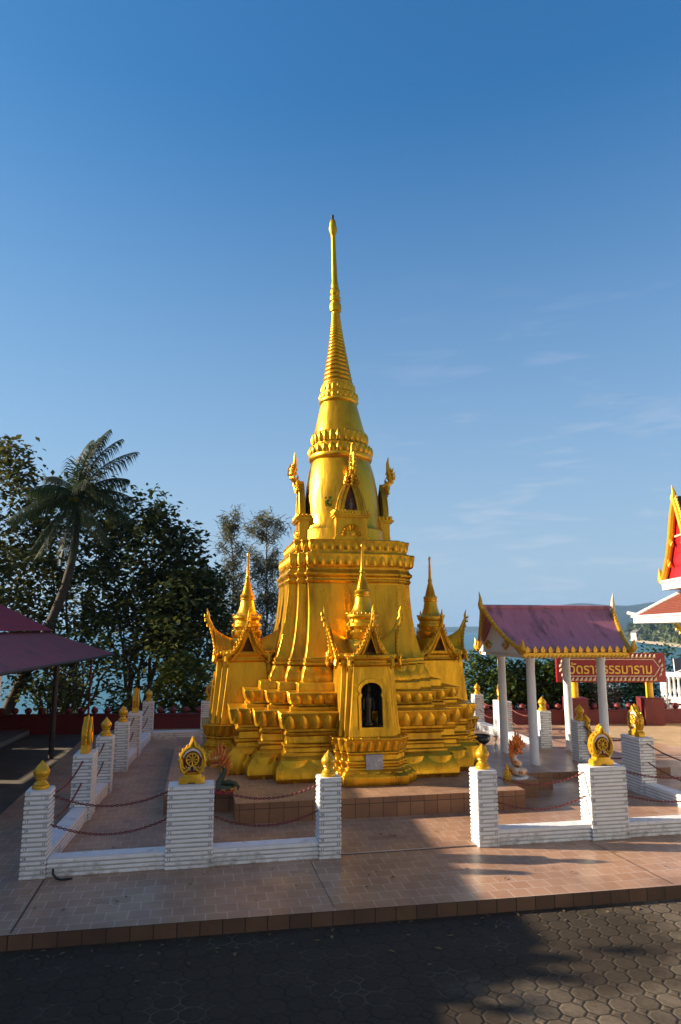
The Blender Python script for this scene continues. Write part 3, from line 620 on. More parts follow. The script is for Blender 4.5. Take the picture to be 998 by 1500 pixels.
# ------------------------------------------------------------------ shrine porches on the flanks
def bw(z, zs, vs):
    for i in range(len(zs)-1):
        if z <= zs[i+1]: t = (z-zs[i])/(zs[i+1]-zs[i]); return vs[i]+(vs[i+1]-vs[i])*t
    return vs[-1]
def gable(mb_roof, mb_trim, mb_void, k):
    # one gable facing local -y, rotated by k quarter turns about the shrine axis
    Rm = Matrix.Rotation(k*math.pi/2, 4, 'Z')
    r_, t_, v_ = MB(), MB(), MB(); n = 9; hw = .36; zb, za = 2.13, 2.70
    def edge(t):   # concave line from the eave (t=0) to the apex (t=1): half width, height, distance out
        return hw*(1-t)**1.0*(1-.30*math.sin(math.pi*t)), zb+(za-zb)*t, .55+.13*t**1.5
    for s in (-1, 1):
        vs = []; fs = []
        for i in range(n+1):
            t = i/n; x, z, o = edge(t)
            for q in range(6):
                u = q/5; vs.append((s*x*(1-.10*u), -(o+(.10-o)*u), z-(.04+.25*t)*(1-(1-u)**2.0)))
            for q in range(6):
                u = q/5; vs.append((s*x*(1-.10*u), -(o+(.10-o)*u), z-.05-(.04+.25*t)*(1-(1-u)**2.0)))
        for i in range(n):
            b = 12*i
            for q in range(5): fs += [(b+q,b+q+1,b+q+13,b+q+12),(b+q+7,b+q+6,b+q+18,b+q+19)]
            fs.append((b+6,b,b+12,b+18))
        r_.add(vs, fs)
        # bargeboard as a ribbed bar with leaf hooks
        t_.tube([(s*edge(i/n)[0],-edge(i/n)[2]-.01,edge(i/n)[1]-.02) for i in range(n+1)], [.030-.010*i/n for i in range(n+1)], 8)
        t_.tube([(s*edge(i/n)[0]*.80,-edge(i/n)[2]+.02,edge(i/n)[1]-.075) for i in range(n)], .022, 6)
        for i in range(1, n):
            x, z, o = edge(i/n); t_.tube([(s*x,-o-.02,z),(s*(x+.022),-o-.03,z+.01),(s*(x+.028),-o-.03,z+.055)], [.018,.016,.003], 6)
        # upturned tail at the eave corner, curled scroll below it
        t_.tube([(s*.345,-.55,2.17),(s*.385,-.575,2.12),(s*.39,-.59,2.04),(s*.355,-.59,2.00),(s*.33,-.575,2.05)], [.035,.042,.038,.03,.012], 8)
        t_.tube([(s*.36,-.56,2.14),(s*.42,-.585,2.15),(s*.435,-.595,2.22)], [.035,.026,.004], 8)
    # spike at the apex
    t_.tube([(0,-.62,2.58),(0,-.68,2.70),(0,-.725,2.81),(0,-.72,2.89),(0,-.745,2.99)], [.045,.045,.032,.024,.005], 8)
    for (y_, z_) in ((-.69,2.66),(-.73,2.76),(-.74,2.84)): t_.tube([(0,y_+.02,z_),(0,y_-.045,z_),(0,y_-.05,z_+.05)], [.024,.02,.003], 6)
    # recessed tympanum
    v_.add([(-.13,-.42,2.20),(.13,-.42,2.20),(0,-.45,2.50)], [(0,1,2)])
    for s in (-1, 1):
        r_.add([(s*.365,-.52,2.15),(s*.115,-.555,2.20),(0,-.605,2.48),(0,-.63,2.68)] , [(0,1,2,3) if s < 0 else (3,2,1,0)])
        r_.add([(s*.115,-.555,2.20),(s*.115,-.41,2.20),(0,-.44,2.48),(0,-.605,2.48)] , [(0,1,2,3) if s < 0 else (3,2,1,0)])
    Rm = Matrix.Diagonal((.90, 1, 1, 1)) @ Rm
    mb_roof.merge(r_, Rm); mb_trim.merge(t_, Rm); mb_void.merge(v_, Rm)
YC = -1.82
def shrine():
    global KX
    KX = .80; mb = MB(); r1 = .72
    redent(mb, [(.281,.86,r1),(.33,.885,r1),(.42,.88,r1),(.47,.80,r1),(.50,.745,r1),(.52,.745,r1),(.53,.70,r1),(.56,.70,r1),(.575,.73,r1),(.61,.73,r1),(.62,.69,r1),(.70,.685,r1),(.715,.715,r1),(.745,.715,r1),(.755,.69,r1),(.79,.70,r1),(.94,.775,r1),(.955,.765,r1),(.957,.60,r1)])
    o = mb.build('shrine_porch', G, stupa, zoff=ZO, bevel=.016)
    mb = MB(); petals_on(mb, .715, r1, .76, .20, .13, .03, .05); mb.build('petal_band', GT, o, zoff=ZO)
    mb = MB(); petals_on(mb, .80, r1, .47, .185, .2, .04, .06, down=True, sharp=2.); mb.build('foot_petal_band', GT, o, zoff=ZO)
    # walls with an arched opening in the outer face
    r2 = .56; P = []
    for k in range(9):
        t = k/8; z = .95+t*1.07; P.append((z, .635-.10*t**.8, .73-.09*t))
    P += [(2.03,.56,.62),(2.06,.585,.62),(2.085,.56,.62),(2.12,.565,.62),(2.14,.60,.62),(2.20,.61,.62),(2.22,.56,.62)]
    mb = MB(); redent(mb, P); wall = mb.build('wall', G, o, zoff=ZO)
    # opening frame: arch with a pinched springing, dark recess glazed
    def op(w, z0, zs, zt, n=12):
        L_ = [(w,z0),(w,zs-.04),(w*.88,zs),(w*1.0,zs+.045)]
        L_ += [(w*math.cos(math.pi*k/n), zs+.06+(zt-zs-.06)*math.sin(math.pi*k/n)) for k in range(n+1)]
        return L_ + [(-w*1.0,zs+.045),(-w*.88,zs),(-w,zs-.04),(-w,z0)]
    ysl = lambda z: -(.635-.10*max(0, (z-.95)/1.07)**.8)
    fb = MB(); O, I = op(.215,1.055,1.60,1.835), op(.165,1.10,1.58,1.775)
    vs = []; fs = []
    for a, b in zip(O, I): vs += [(a[0],ysl(a[1])-.004,a[1]),(a[0]*.97,ysl(a[1])-.035,a[1]),(b[0]*1.04,ysl(b[1])-.032,b[1]),(b[0],ysl(b[1])-.003,b[1])]
    for k in range(len(O)):
        j = (k+1) % len(O)
        for q in range(3): fs.append((4*k+q,4*k+q+1,4*j+q+1,4*j+q))
    fb.add(vs, fs); fb.build('arch_frame', G, o, zoff=ZO, ang=30)
    cb = MB(); cb.prism(op(.166,1.10,1.58,1.776), ((0,0,0),(1,0,0),(0,0,1)), .30, .80); cut = cb.build('cutter', M['void'], o, zoff=ZO)
    bo = wall.modifiers.new('opening', 'BOOLEAN'); bo.operation = 'DIFFERENCE'; bo.solver = 'EXACT'; bo.object = cut
    bpy.context.view_layer.update(); me = bpy.data.meshes.new_from_object(wall.evaluated_get(bpy.context.evaluated_depsgraph_get()))
    wall.modifiers.clear(); wall.data = me; bpy.data.objects.remove(cut)
    me.materials.clear(); me.materials.append(G)
    for p_ in me.polygons: p_.material_index = 0
    be = wall.modifiers.new('bevel', 'BEVEL'); be.width = .014; be.segments = 2; be.limit_method = 'ANGLE'; be.angle_limit = R(35)
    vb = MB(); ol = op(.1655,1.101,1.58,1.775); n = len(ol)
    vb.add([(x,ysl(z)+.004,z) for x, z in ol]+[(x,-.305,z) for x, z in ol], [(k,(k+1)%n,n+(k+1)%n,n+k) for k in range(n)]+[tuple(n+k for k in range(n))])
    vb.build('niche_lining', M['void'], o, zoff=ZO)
    pb = MB(); pb.box(-.135,.135,-.752,-.60,.455,.715); pb.build('marble_plaque', M['marble'], o, zoff=ZO, bevel=.004)
    # cross-shaped roof, spire
    rb, tb = MB(), MB()
    for k in range(4):
        vb = MB(); gable(rb, tb, vb, k); vb.build('tympanum', M['brown_void'], o, zoff=ZO)
    rb.box(-.37,.37,-.44,.44,2.18,2.225)
    rb.build('gable_roof', G, o, zoff=ZO, ang=40); tb.build('gable_trim', GT, o, zoff=ZO)
    mb = MB()
    mb.lathe([(2.22,.30),(2.36,.30),(2.40,.27),(2.44,.25),(2.46,.27),(2.56,.285),(2.60,.24),(2.64,.25),(2.66,.28),(2.70,.275),(2.715,.235),(2.76,.225),(2.78,.25),(2.81,.258),(2.815,.27),(2.85,.268),(2.86,.235),(2.90,.19),(2.95,.165),(3.0,.15),(3.02,.142),(3.10,.13),(3.14,.122),(3.15,.138),(3.17,.14),(3.18,.128),(3.23,.142),(3.26,.115)], seg=32)
    petals_round(mb, .262, 2.46, .13, 12, .02, .03); petals_round(mb, .25, 2.64, .07, 16, .015, .02); petals_round(mb, .13, 3.175, .075, 12, .012, .016)
    for k in range(24):
        a = 2*math.pi*k/24; mb.lathe([(-.016,.004),(-.01,.013),(0,.016),(.01,.013),(.016,.004)], c=(.268*math.cos(a),.268*math.sin(a),2.865), seg=6)
    mb.build('spire_drum', GT, o, zoff=ZO)
    P = []; z = 3.25
    for i in range(11):
        dz = .030-.0008*i; r = .108-.0068*i; P += [(z,r*.92),(z+dz*.2,r),(z+dz*.7,r*.99),(z+dz*.98,r*.88)]; z += dz
    P += [(z,.032),(z+.02,.046),(z+.05,.044),(z+.06,.032),(z+.10,.030),(3.98,.018),(3.99,.024),(4.02,.026),(4.05,.012),(4.06,.002)]
    mb = MB(); mb.lathe(P, seg=20); mb.build('spire', G, o, zoff=ZO, ang=50); KX = 1.
    return o
sh = shrine(); sh.location = (0, YC, 0)
for k in (1, 3):
    c = copy_tree(sh, stupa); a = k*math.pi/2; c.rotation_euler = (0,0,a); c.location = (-YC*math.sin(a), YC*math.cos(a), 0)

# plant rooted in a crack of the bell
pb = MB(); random.seed(3)
for k in range(26):
    a = random.uniform(0, 6.28); q = Vector((random.uniform(-.05,.05), random.uniform(-.05,.03), random.uniform(-.06,.10)))
    u = Vector((math.cos(a), .3*math.sin(a), math.sin(a)))*.028; v_ = Vector((-math.sin(a), -.6, math.cos(a)))*.022
    pb.add([q-u, q-v_, q+u, q+v_], [(0,1,2,3)])
pb.tube([(0,.04,-.05),(0,0,0),(.01,-.02,.08)], [.006,.005,.002], 5)
p = st_loc + Matrix.Rotation(AF,3,'Z') @ Vector((-.40,-.745,4.95-.28))
o = pb.build('weed', M['leaf_bush']); o.location = p; tag(o, 'small green weed sprouting from the gold bell beside the pointed niche', 'plant')

# dark standing figure in the arched niche, small pale figure in the upper niche
def figure(sc, y):
    b = MB()
    b.lathe([(0,.11),(.03,.11),(.035,.085),(.06,.08),(.065,.06),(.12,.055),(.25,.06),(.33,.065),(.40,.075),(.44,.062),(.47,.028),(.50,.026)], seg=16, squash=.75)
    b.lathe([(.49,.02),(.51,.036),(.54,.042),(.575,.038),(.60,.02),(.62,.018),(.64,.003)], seg=14)
    for s in (-1,1): b.tube([(s*.068,0,.42),(s*.092,-.01,.33),(s*.085,-.03,.24),(s*.05,-.06,.23)], [.022,.02,.016,.012], 8)
    for s in (-1,1): b.tube([(s*.015,-.037,.548),(s*.02,-.040,.548)], .005, 5)
    b.tube([(0,-.041,.55),(0,-.047,.53)], .006, 5)
    b.v = [(x*sc,yy*sc,z*sc) for x,yy,z in b.v]; return b
Mst = Matrix.Translation(st_loc) @ Matrix.Rotation(AF,4,'Z')
o = figure(.36, 0).build('statue', M['concrete']); o.location = Mst @ Vector((lx,ly-.83,4.505)); o.rotation_euler = (0,0,AF)
tag(o, 'tiny pale statue standing in the pointed niche high on the bell', 'statue')
o = figure(1.0, 0).build('statue', M['bronze']); o.location = Mst @ Vector((-.02, YC-.46, 1.115-.28)); o.rotation_euler = (0,0,AF)
tag(o, 'dark bronze standing figure inside the black arched niche of the front shrine', 'statue')
# ------------------------------------------------------------------ white ribbed fence posts with gold finials
def ribbed(mb, x0, x1, y0, y1, h, pitch=.047, d=.011, dirt_or_shade=2):
    # stacked ribs; groove shade and grime put into a darker paint between them
    n = max(2, round(h/pitch)); rings = []; p = h/n
    def rg(e, z): return [(x0+e,y0+e,z),(x1-e,y0+e,z),(x1-e,y1-e,z),(x0+e,y1-e,z)]
    rings.append(rg(d, 0))
    for k in range(n):
        j = random.uniform(-.002,.002); z = k*p
        rings += [rg(j+.003, z+p*.03), rg(j, z+p*.14), rg(j+.001, z+p*.56), rg(j+.004, z+p*.70), rg(d, z+p*.74), rg(d, z+p*.999)]
    rings[-1] = rg(.004, h)
    f0 = len(mb.f); mb.loft(rings, True)
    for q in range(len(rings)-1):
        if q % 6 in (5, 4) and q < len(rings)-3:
            for i in range(4): mb.m[f0+q*4+i] = dirt_or_shade
    return mb
NUMS = ['13','29','28','15','22','31','17','24','18','26','12','23']
def digits(mb, x0, x1, y0, h, pitch=.047, every=2):
    n = round(h/pitch); k = n-1; q = 0
    while k > 0:
        z = (k+.38)*h/n
        for xx in (x0+.038, x1-.038):
            t = text_mb(NUMS[(q*5+k) % len(NUMS)], .042); q += 1
            mb.merge(t, frame((xx, y0-.0025, z+ (0 if xx < (x0+x1)/2 else -h/n)), (1,0,0), (0,0,1)), mi=1)
        k -= every
def lotus_finial(parent, z):
    mb = MB()
    mb.lathe([(0,.088),(.018,.092),(.034,.086),(.038,.076),(.052,.078),(.062,.07),(.075,.055),(.092,.05),(.102,.062),(.112,.066),(.122,.062),(.13,.066),(.15,.083),(.172,.088),(.195,.082),(.215,.068),(.24,.046),(.265,.026),(.285,.011),(.298,.002)], seg=24)
    for n, z0, h, r, wd, ln in ((8,.125,.075,.070,.055,.012),(8,.15,.11,.074,.05,-.038)):
        for k in range(n):
            a = 2*math.pi*(k+(.5 if n == 8 and z0 > .13 else 0))/n; nn = Vector((math.cos(a),math.sin(a),0))
            mb.petal(nn*r+Vector((0,0,z0)), (-nn.y,nn.x,0), nn, wd, h, .017, ln, sharp=1.2)
    o = mb.build('lotus_bud_finial', M['finial'], parent); o.location.z = z; return o
def wheel_finial(parent, z, rz):
    # oval flaming frame with a spoked wheel, on a notched foot; faces -y
    ol = [(-.085,.105),(-.12,.135),(-.142,.19),(-.148,.25),(-.135,.315),(-.105,.365),(-.06,.40),(-.03,.415),(-.022,.435),(-.012,.465),(0,.492)]
    ol = ol+[(-x,zz) for x,zz in ol[::-1][1:]]
    mb = MB(); F0 = ((0,0,0),(1,0,0),(0,0,1))
    mb.prism(ol, F0, -.045, .035, bev=.012)                                    # normal of this frame is -y
    # rim, scalloped on its outer edge
    rim = [(x*1.0,0,zz) for x,zz in ol]
    for y_ in (-.044, .05): mb.tube([(x*.93,-y_ if y_ > 0 else -y_-.0,.27+(zz-.27)*.94) for x,zz in ol[:-1]+ol[-1:]], .016, 6)
    for k in range(1, 20):
        t = k/20*(len(ol)-1); i = int(t); f = t-i; x = ol[i][0]*(1-f)+ol[i+1][0]*f; zz = ol[i][1]*(1-f)+ol[i+1][1]*f
        mb.lathe([(-.022,.006),(-.012,.018),(.01,.018),(.024,.005)], c=(x,-.005,zz), seg=6)
    # foot
    ft = [(-.145,0),(-.045,0),(-.04,.016),(.04,.016),(.045,0),(.145,0),(.147,.05),(.135,.07),(.105,.075),(.095,.11),(-.095,.11),(-.105,.075),(-.135,.07),(-.147,.05)]
    mb.prism(ft, F0, -.06, .06, bev=.01)
    o = mb.build('wheel_finial', M['finial'], parent); o.location.z = z; o.rotation_euler = (0,0,rz)
    rb = MB(); n = 26
    rb.add([(.112*math.cos(2*math.pi*k/n)*.93,-.0365,.262+.112*math.sin(2*math.pi*k/n)) for k in range(n)], [tuple(range(n))[::1]])
    rb.add([(-.115,-.0365,.20),(-.085,-.0365,.125),(.085,-.0365,.125),(.115,-.0365,.20),(0,-.0365,.25)], [(0,1,2,3,4)])
    rb.build('recess', M['red_deep'], o)
    cb = MB(); cb.tube([(.098*math.cos(R(a)),-.038,.268+.105*math.sin(R(a))) for a in range(10,171,8)], [.004+.012*math.sin(R((a-10)*180/160)) for a in range(10,171,8)], 6)
    for s in (-1,1): cb.tube([(s*.045,-.04,.175),(s*.018,-.042,.185),(s*.03,-.04,.15)], [.012,.014,.008], 6)
    cb.build('white_crescent', M['white'], o)
    wb = MB(); wc = (0,-.05,.265)
    wb.tube([(.068*math.cos(2*math.pi*k/20),-.05,.265+.068*math.sin(2*math.pi*k/20)) for k in range(21)], .011, 6, caps=False)
    for k in range(8):
        a = math.pi*k/4; wb.tube([(0,-.05,.265),(.066*math.cos(a),-.05,.265+.066*math.sin(a))], [.006,.011], 6)
    wb.tube([(0,-.036,.265),(0,-.062,.265)], [.02,.014], 10)
    wb.build('wheel', M['finial'], o)
    sb = MB()
    for s in (-1,1):
        sb.tube([(s*.125,-.045,.27),(s*.115,-.052,.20),(s*.085,-.052,.165),(s*.062,-.05,.185),(s*.075,-.05,.205)], [.012,.015,.014,.011,.006], 6)
        sb.tube([(s*.02,-.05,.19),(s*.045,-.052,.16),(s*.08,-.052,.135),(s*.105,-.05,.15)], [.01,.013,.012,.005], 6)
    sb.build('scrolls', M['finial'], o)
    return o
POST = {}
def post(cx, cy, kind, label, rz=0., h=None):
    # kind: lotus | front (wheel, wide along x) | side (wheel, wide along y)
    rt = root('fence_post', label, 'fence post', W(cx, cy, 0), AF, 'white fence posts round the stupa')
    wx, wy = {'lotus': (.262,.262), 'front': (.515,.27), 'side': (.27,.515)}[kind]; h = h or (.885 if kind == 'lotus' else .87)
    mb = MB(); ribbed(mb, -wx/2, wx/2, -wy/2, wy/2, h); digits(mb, -wx/2, wx/2, -wy/2, h)
    mb.build('shaft', [M['white'], M['digits'], M['white_groove_shade']], rt, ang=30)
    if kind == 'lotus': lotus_finial(rt, h)
    else: wheel_finial(rt, h, rz)
    return rt
def sx(y): return .038*(y+4.36)            # the side rows splay a little
random.seed(11)
yF = -4.30-.13+.135
PF = {}
def P_(key, *a, **k): PF[key] = (a[0], a[1]); return post(*a, **k)
P_('L0', -4.19, -4.225, 'lotus', 'white ribbed corner post with gold lotus bud where the two shaded front walls meet')
P_('LW', -2.575, -4.21, 'front', 'wide white post with gold wheel emblem beside the green-bodied serpent statue')
P_('G0', -.985, -4.20, 'lotus', 'white lotus-bud post standing just before the front shrine at the entrance gap')
P_('G1', .985, -4.15, 'lotus', 'sunlit white lotus-bud post at the entrance gap, beside the small spired figurine')
P_('RW', 2.615, -4.165, 'front', 'sunlit wide white post with gold wheel emblem in front of the pavilion')
P_('l1', -4.17+sx(-2.1), -1.87, 'side', 'shaded wide post with edge-on wheel emblem next behind the corner lotus post', rz=math.pi/2)
P_('l2', -4.10+sx(-.5)-.05, -.43, 'lotus', 'white lotus-bud post at the near side of the opening facing the hall')
P_('l3', -4.10+sx(1.3)-.04, 1.31, 'lotus', 'white lotus-bud post at the far side of the opening facing the hall')
P_('l4', -4.10+sx(2.9)-.02, 2.93, 'side', 'wide white post with slim edge-on emblem beside the rear corner post', rz=math.pi/2)
P_('l5', -4.08+sx(5)-.0, 5.03, 'lotus', 'white lotus-bud post at the shaded rear corner under the trees')
P_('bW', -2.22, 5.02, 'front', 'wide rear post with wheel emblem half hidden behind the side shrine')
P_('r1', 4.565, -2.06, 'side', 'wide white post with turned wheel emblem before the tan brick paving', rz=-math.pi/2)
P_('r2', 4.66, -.15, 'lotus', 'white lotus-bud post with a gold serpent draped down it by the pavilion')
P_('r3', 4.70, 1.42, 'lotus', 'white lotus-bud post seen between the two middle pavilion columns')
P_('r4', 4.80, 3.68, 'side', 'wide white post with edge-on emblem behind the leftmost pavilion column', rz=-math.pi/2)
P_('r5', 4.80, 5.25, 'lotus', 'white lotus-bud post at the rear corner close to the shadowed side shrine')
# gold serpent draped on the post by the pavilion
gb = MB(); gb.tube([(-.02,-.10,.90),(.03,-.16,.97),(.08,-.15,.90),(.05,-.16,.80),(.10,-.165,.66),(.08,-.16,.50),(.12,-.165,.36),(.10,-.16,.22)], [.03,.05,.05,.045,.042,.036,.028,.008], 10)
for k in range(7): gb.lathe([(-.03,.01),(-.012,.03),(.012,.03),(.03,.008)], c=(-.10+.035*k,-.135-.012*(k%2),.905+.018*math.sin(k)), seg=8)
for k in range(6): gb.tube([(.07+.01*k,-.19,.84-.09*k),(.07+.01*k,-.215,.85-.09*k),(.07+.01*k,-.21,.89-.09*k)], [.018,.014,.002], 5)
o = gb.build('serpent_ornament', M['finial']); o.location = W(4.66,-.15,0); o.rotation_euler = (0,0,AF)
tag(o, 'gold scaly serpent ornament hanging down the face of a white post', 'ornament')

# ------------------------------------------------------------------ low white walls
def low_wall(a, b, label, th=.2, h=.185):
    (x0,y0),(x1,y1) = a, b; L_ = math.hypot(x1-x0, y1-y0); an = math.atan2(y1-y0, x1-x0)
    mb = MB(); ribbed(mb, 0, L_, -th/2, th/2, h, .046, .010, 1)
    o = mb.build('low_wall', [M['white'], M['white_groove_shade']], ang=30); p = W(x0,y0,0); o.location = p; o.rotation_euler = (0,0,AF+an)
    return tag(o, label, 'wall', 'low white walls between the fence posts')
def P2(k, dx=0, dy=0): return (PF[k][0]+dx, PF[k][1]+dy)
low_wall(P2('L0',.13), P2('LW',-.255), 'low ribbed wall in shade from the corner lotus post to the wheel post', )
low_wall(P2('LW',.255), P2('G0',-.13), 'low ribbed wall in shade below the serpent statue, ending at the entrance gap')
low_wall(P2('G1',.13), P2('RW',-.255), 'sunlit low ribbed wall from the entrance gap to the wheel post')
low_wall(P2('RW',.255), (4.55,-4.18), 'low ribbed wall leading from the sunlit wheel post out of the picture')
low_wall(P2('L0',0,.13), P2('l1',0,-.26), 'low white wall running back from the corner lotus post along the hall side')
low_wall(P2('l1',0,.26), P2('l2',0,-.13), 'low white wall between the edge-on wheel post and the next lotus post')
low_wall(P2('l3',0,.13), P2('l4',0,-.26), 'low white wall beyond the opening on the hall side')
low_wall(P2('l4',0,.26), P2('l5',0,-.13), 'short low white wall ending at the rear corner under the trees')
low_wall(P2('l5',.13), P2('bW',-.255), 'low white wall along the rear, before the red garden wall')
low_wall(P2('bW',.255), (0,5.08), 'low white wall at the rear passing behind the stupa')
low_wall((4.6,-4.05), P2('r1',0,-.26), 'sunlit low white wall running back toward the turned wheel emblem')
low_wall(P2('r1',0,.26), P2('r2',0,-.13), 'low white wall between the turned wheel emblem and the serpent post')
low_wall(P2('r3',0,.13), P2('r4',0,-.26), 'bright low white wall behind the pavilion columns')
low_wall(P2('r4',0,.26), P2('r5',0,-.13), 'bright low white wall ending at the rear corner by the side shrine')

# ------------------------------------------------------------------ chains
def chain(a, b, za, zb, sag, label):
    A, B = W(a[0],a[1],za), W(b[0],b[1],zb); L_ = (B-A).length; n = max(8, int(L_*1.03/.027)); mb = MB()
    def pt(t): p = A.lerp(B, t); p.z -= sag*4*t*(1-t); return p
    for k in range(n):
        p, q = pt(k/n), pt((k+1)/n); d = q-p; ln = d.length; d.normalize(); s = d.cross(Vector((0,0,1))).normalized(); u = s.cross(d)
        if k % 2: s = u
        e = .0095; c = (p+q)/2; hl = ln*.68
        mb.tube([c-d*hl-s*e*.2, c-d*hl*.6+s*e, c+d*hl*.6+s*e, c+d*hl+s*e*.2, c+d*hl*.6-s*e, c-d*hl*.6-s*e, c-d*hl-s*e*.2], .0052, 4, caps=False)
    o = mb.build('chain', M['chain'], ang=60); return tag(o, label, 'chain', 'red chains between the white posts')
def pair(a, b, where, sag=.13):
    chain(a, b, .80, .79, sag, 'upper red chain '+where); chain(a, b, .50, .50, sag, 'lower red chain '+where)
pair(P2('L0',.13,.02), P2('LW',-.26), 'between the shaded corner lotus post and the front wheel post')
pair(P2('LW',.26), P2('G0',-.13), 'before the green-bodied serpent statue')
pair(P2('G1',.13), P2('RW',-.26), 'before the flame-crested serpent and spired figurine')
pair(P2('RW',.26), (4.6,-4.15), 'from the sunlit wheel post out past the right edge')
pair(P2('L0',0,.13), P2('l1',0,-.26), 'along the hall side from the corner lotus post')
pair(P2('l1',0,.26), P2('l2',0,-.13), 'along the hall side behind the edge-on wheel post')
pair(P2('l3',0,.13), P2('l4',0,-.26), 'on the hall side beyond the opening')
pair(P2('l4',0,.26), P2('l5',0,-.13), 'at the rear corner under the trees')
pair((4.6,-4.1), P2('r1',0,-.26), 'sloping up to the turned wheel emblem before the brick paving')
pair(P2('r1',0,.26), P2('r2',0,-.13), 'just behind the front wheel emblem, toward the serpent post')
pair(P2('r3',0,.13), P2('r4',0,-.26), 'behind the flame-crested serpent, between pavilion columns')
pair(P2('r4',0,.26), P2('r5',0,-.13), 'in sun against the dark red garden wall')

# black cable on the floor by the corner post
mb = MB(); p = W(-3.98,-4.38,0); mb.tube([(0,0,.10),(.01,-.03,.055),(.05,-.05,.02),(.10,-.07,.012),(.17,-.06,.012),(.21,-.05,.012)], [.012,.013,.014,.012,.012,.008], 7)
o = mb.build('cable', M['black']); o.location = p; o.rotation_euler = (0,0,AF); tag(o, 'short black cable end lying at the foot of the shaded low wall', 'cable')

# ------------------------------------------------------------------ serpent statues on the dais corners
def naga(name, label, loc, rz, cols, sc, raised):
    rt = root(name, label, 'statue', loc, rz, None); body_m, belly_m, crest_m, mouth_m, eye_m = cols[:5]
    b = MB()
    # coiled body rising into a neck; the head looks along -x
    if raised:
        pts = [(.16,.10,.05),(.20,-.02,.06),(.12,-.15,.07),(-.05,-.17,.08),(-.17,-.06,.09),(-.14,.08,.11),(0,.13,.13),(.12,.06,.15),(.11,-.07,.17),(0,-.12,.19),(-.09,-.06,.22),(-.06,.03,.27),(.04,.05,.32),(.07,.02,.38),(.04,0,.44),(-.02,0,.50),(-.07,0,.53)]
        rad = [.02,.045,.062,.07,.074,.076,.076,.076,.074,.072,.07,.068,.066,.06,.056,.055,.05]
    else:
        pts = [(.31,.02,.02),(.33,-.02,.09),(.27,-.05,.16),(.15,-.04,.18),(.03,.02,.14),(-.08,.10,.08),(-.02,.16,.06),(.14,.12,.06),(.20,-.02,.07),(.08,-.12,.07),(-.06,-.10,.09),(-.06,-.02,.17),(.0,.0,.27),(.05,0,.36),(.05,0,.44),(0,0,.51),(-.06,0,.55)]
        rad = [.010,.026,.042,.054,.06,.064,.064,.064,.064,.064,.064,.062,.058,.054,.053,.053,.05]
    b.tube(pts, rad, 12)
    b.build('body', body_m, rt, ang=70); b = MB()
    # skull with an arched snout, and the dropped lower jaw
    b.tube([(-.01,0,.575),(-.07,0,.615),(-.14,0,.615),(-.20,0,.60),(-.25,0,.605),(-.275,0,.64),(-.262,0,.665)], [.06,.075,.062,.048,.036,.022,.005], 10)
    b.tube([(-.03,0,.53),(-.10,0,.505),(-.17,0,.475),(-.225,0,.47),(-.245,0,.49)], [.05,.048,.034,.02,.005], 8)
    b.build('head', belly_m, rt, ang=70)
    e = MB()
    off = .032
    for k in range(len(pts)-4):
        p = Vector(pts[k+3]); d = (Vector(pts[k+4])-p); o_ = Vector((p.x,p.y,0)).normalized()*rad[k+3]*.62
        e.tube([p+o_+Vector((0,0,-.01)), p+d*.6+o_*1.0+Vector((0,0,-.01))], [rad[k+3]*.5, rad[k+4]*.5], 8)
    e.build('belly', belly_m, rt, ang=60)
    m_ = MB(); m_.tube([(-.05,0,.56),(-.12,0,.55),(-.20,0,.535)], [.055,.045,.018], 8); m_.build('mouth', mouth_m, rt)
    c = MB()
    fl = [(-.19,.63,.09,-.02),(-.14,.655,.15,-.01),(-.09,.67,.22,.01),(-.04,.665,.26,.05),(.0,.63,.20,.09),(.04,.58,.17,.12),(.07,.51,.15,.12),(.085,.44,.13,.12),(.09,.37,.11,.11),(.07,.30,.09,.09)]
    for x, z, h_, bk in fl:
        c.tube([(x,0,z),(x+bk*.35,0,z+h_*.45),(x+bk*.7-.02,0,z+h_*.8),(x+bk,0,z+h_*1.15)], [.034,.034,.02,.002], 6)
    for s in (-1,1):
        c.tube([(-.05,s*.06,.60),(.0,s*.11,.64),(.03,s*.13,.75)], [.036,.034,.003], 6)
        c.tube([(-.04,s*.055,.56),(.03,s*.10,.56),(.08,s*.11,.64)], [.034,.03,.003], 6)
        c.tube([(-.02,s*.05,.52),(.05,s*.085,.48),(.10,s*.09,.54)], [.03,.026,.003], 6)
    c.build('flame_crest', crest_m, rt)
    for s in (-1,1):
        y_ = MB(); y_.lathe([(-.013,.003),(-.008,.011),(.008,.011),(.013,.003)], c=(-.13,s*.056,.645), seg=8); y_.build('eye', eye_m, rt)
    pb = MB(); pb.lathe([(0,.235),(.008,.24),(.03,.238),(.038,.225)], seg=28); pb.build('plinth', cols[5], rt)
    rt.scale = (sc,sc,sc); return rt
M['n_green'] = noisy('green_scale_paint', (.03,.045,.022), (.06,.075,.04), scale=30, rough=.4, bump=.5, bscale=60)
M['n_orange'] = noisy('orange_paint', (.55,.17,.015), (.66,.26,.03), scale=25, rough=.4)
M['n_red'] = noisy('crimson_paint', (.26,.02,.02), (.36,.04,.03), scale=20, rough=.4)
M['n_flame'] = noisy('flame_orange_paint', (.42,.04,.008), (.64,.22,.015), scale=12, rough=.4)
M['n_pale'] = noisy('pale_scale_paint', (.52,.36,.20), (.60,.26,.04), scale=16, rough=.4, bump=.5, bscale=60, c3=(.60,.56,.52), s3=9, t3=(.45,.6))
naga('serpent_statue', 'green-bodied serpent statue with orange belly and gaping crimson mouth on the dais step', W(-2.16,-2.0,.28), AF-.15, (M['n_green'],M['n_orange'],M['n_flame'],M['n_red'],M['white'],M['n_red']), .74, False)
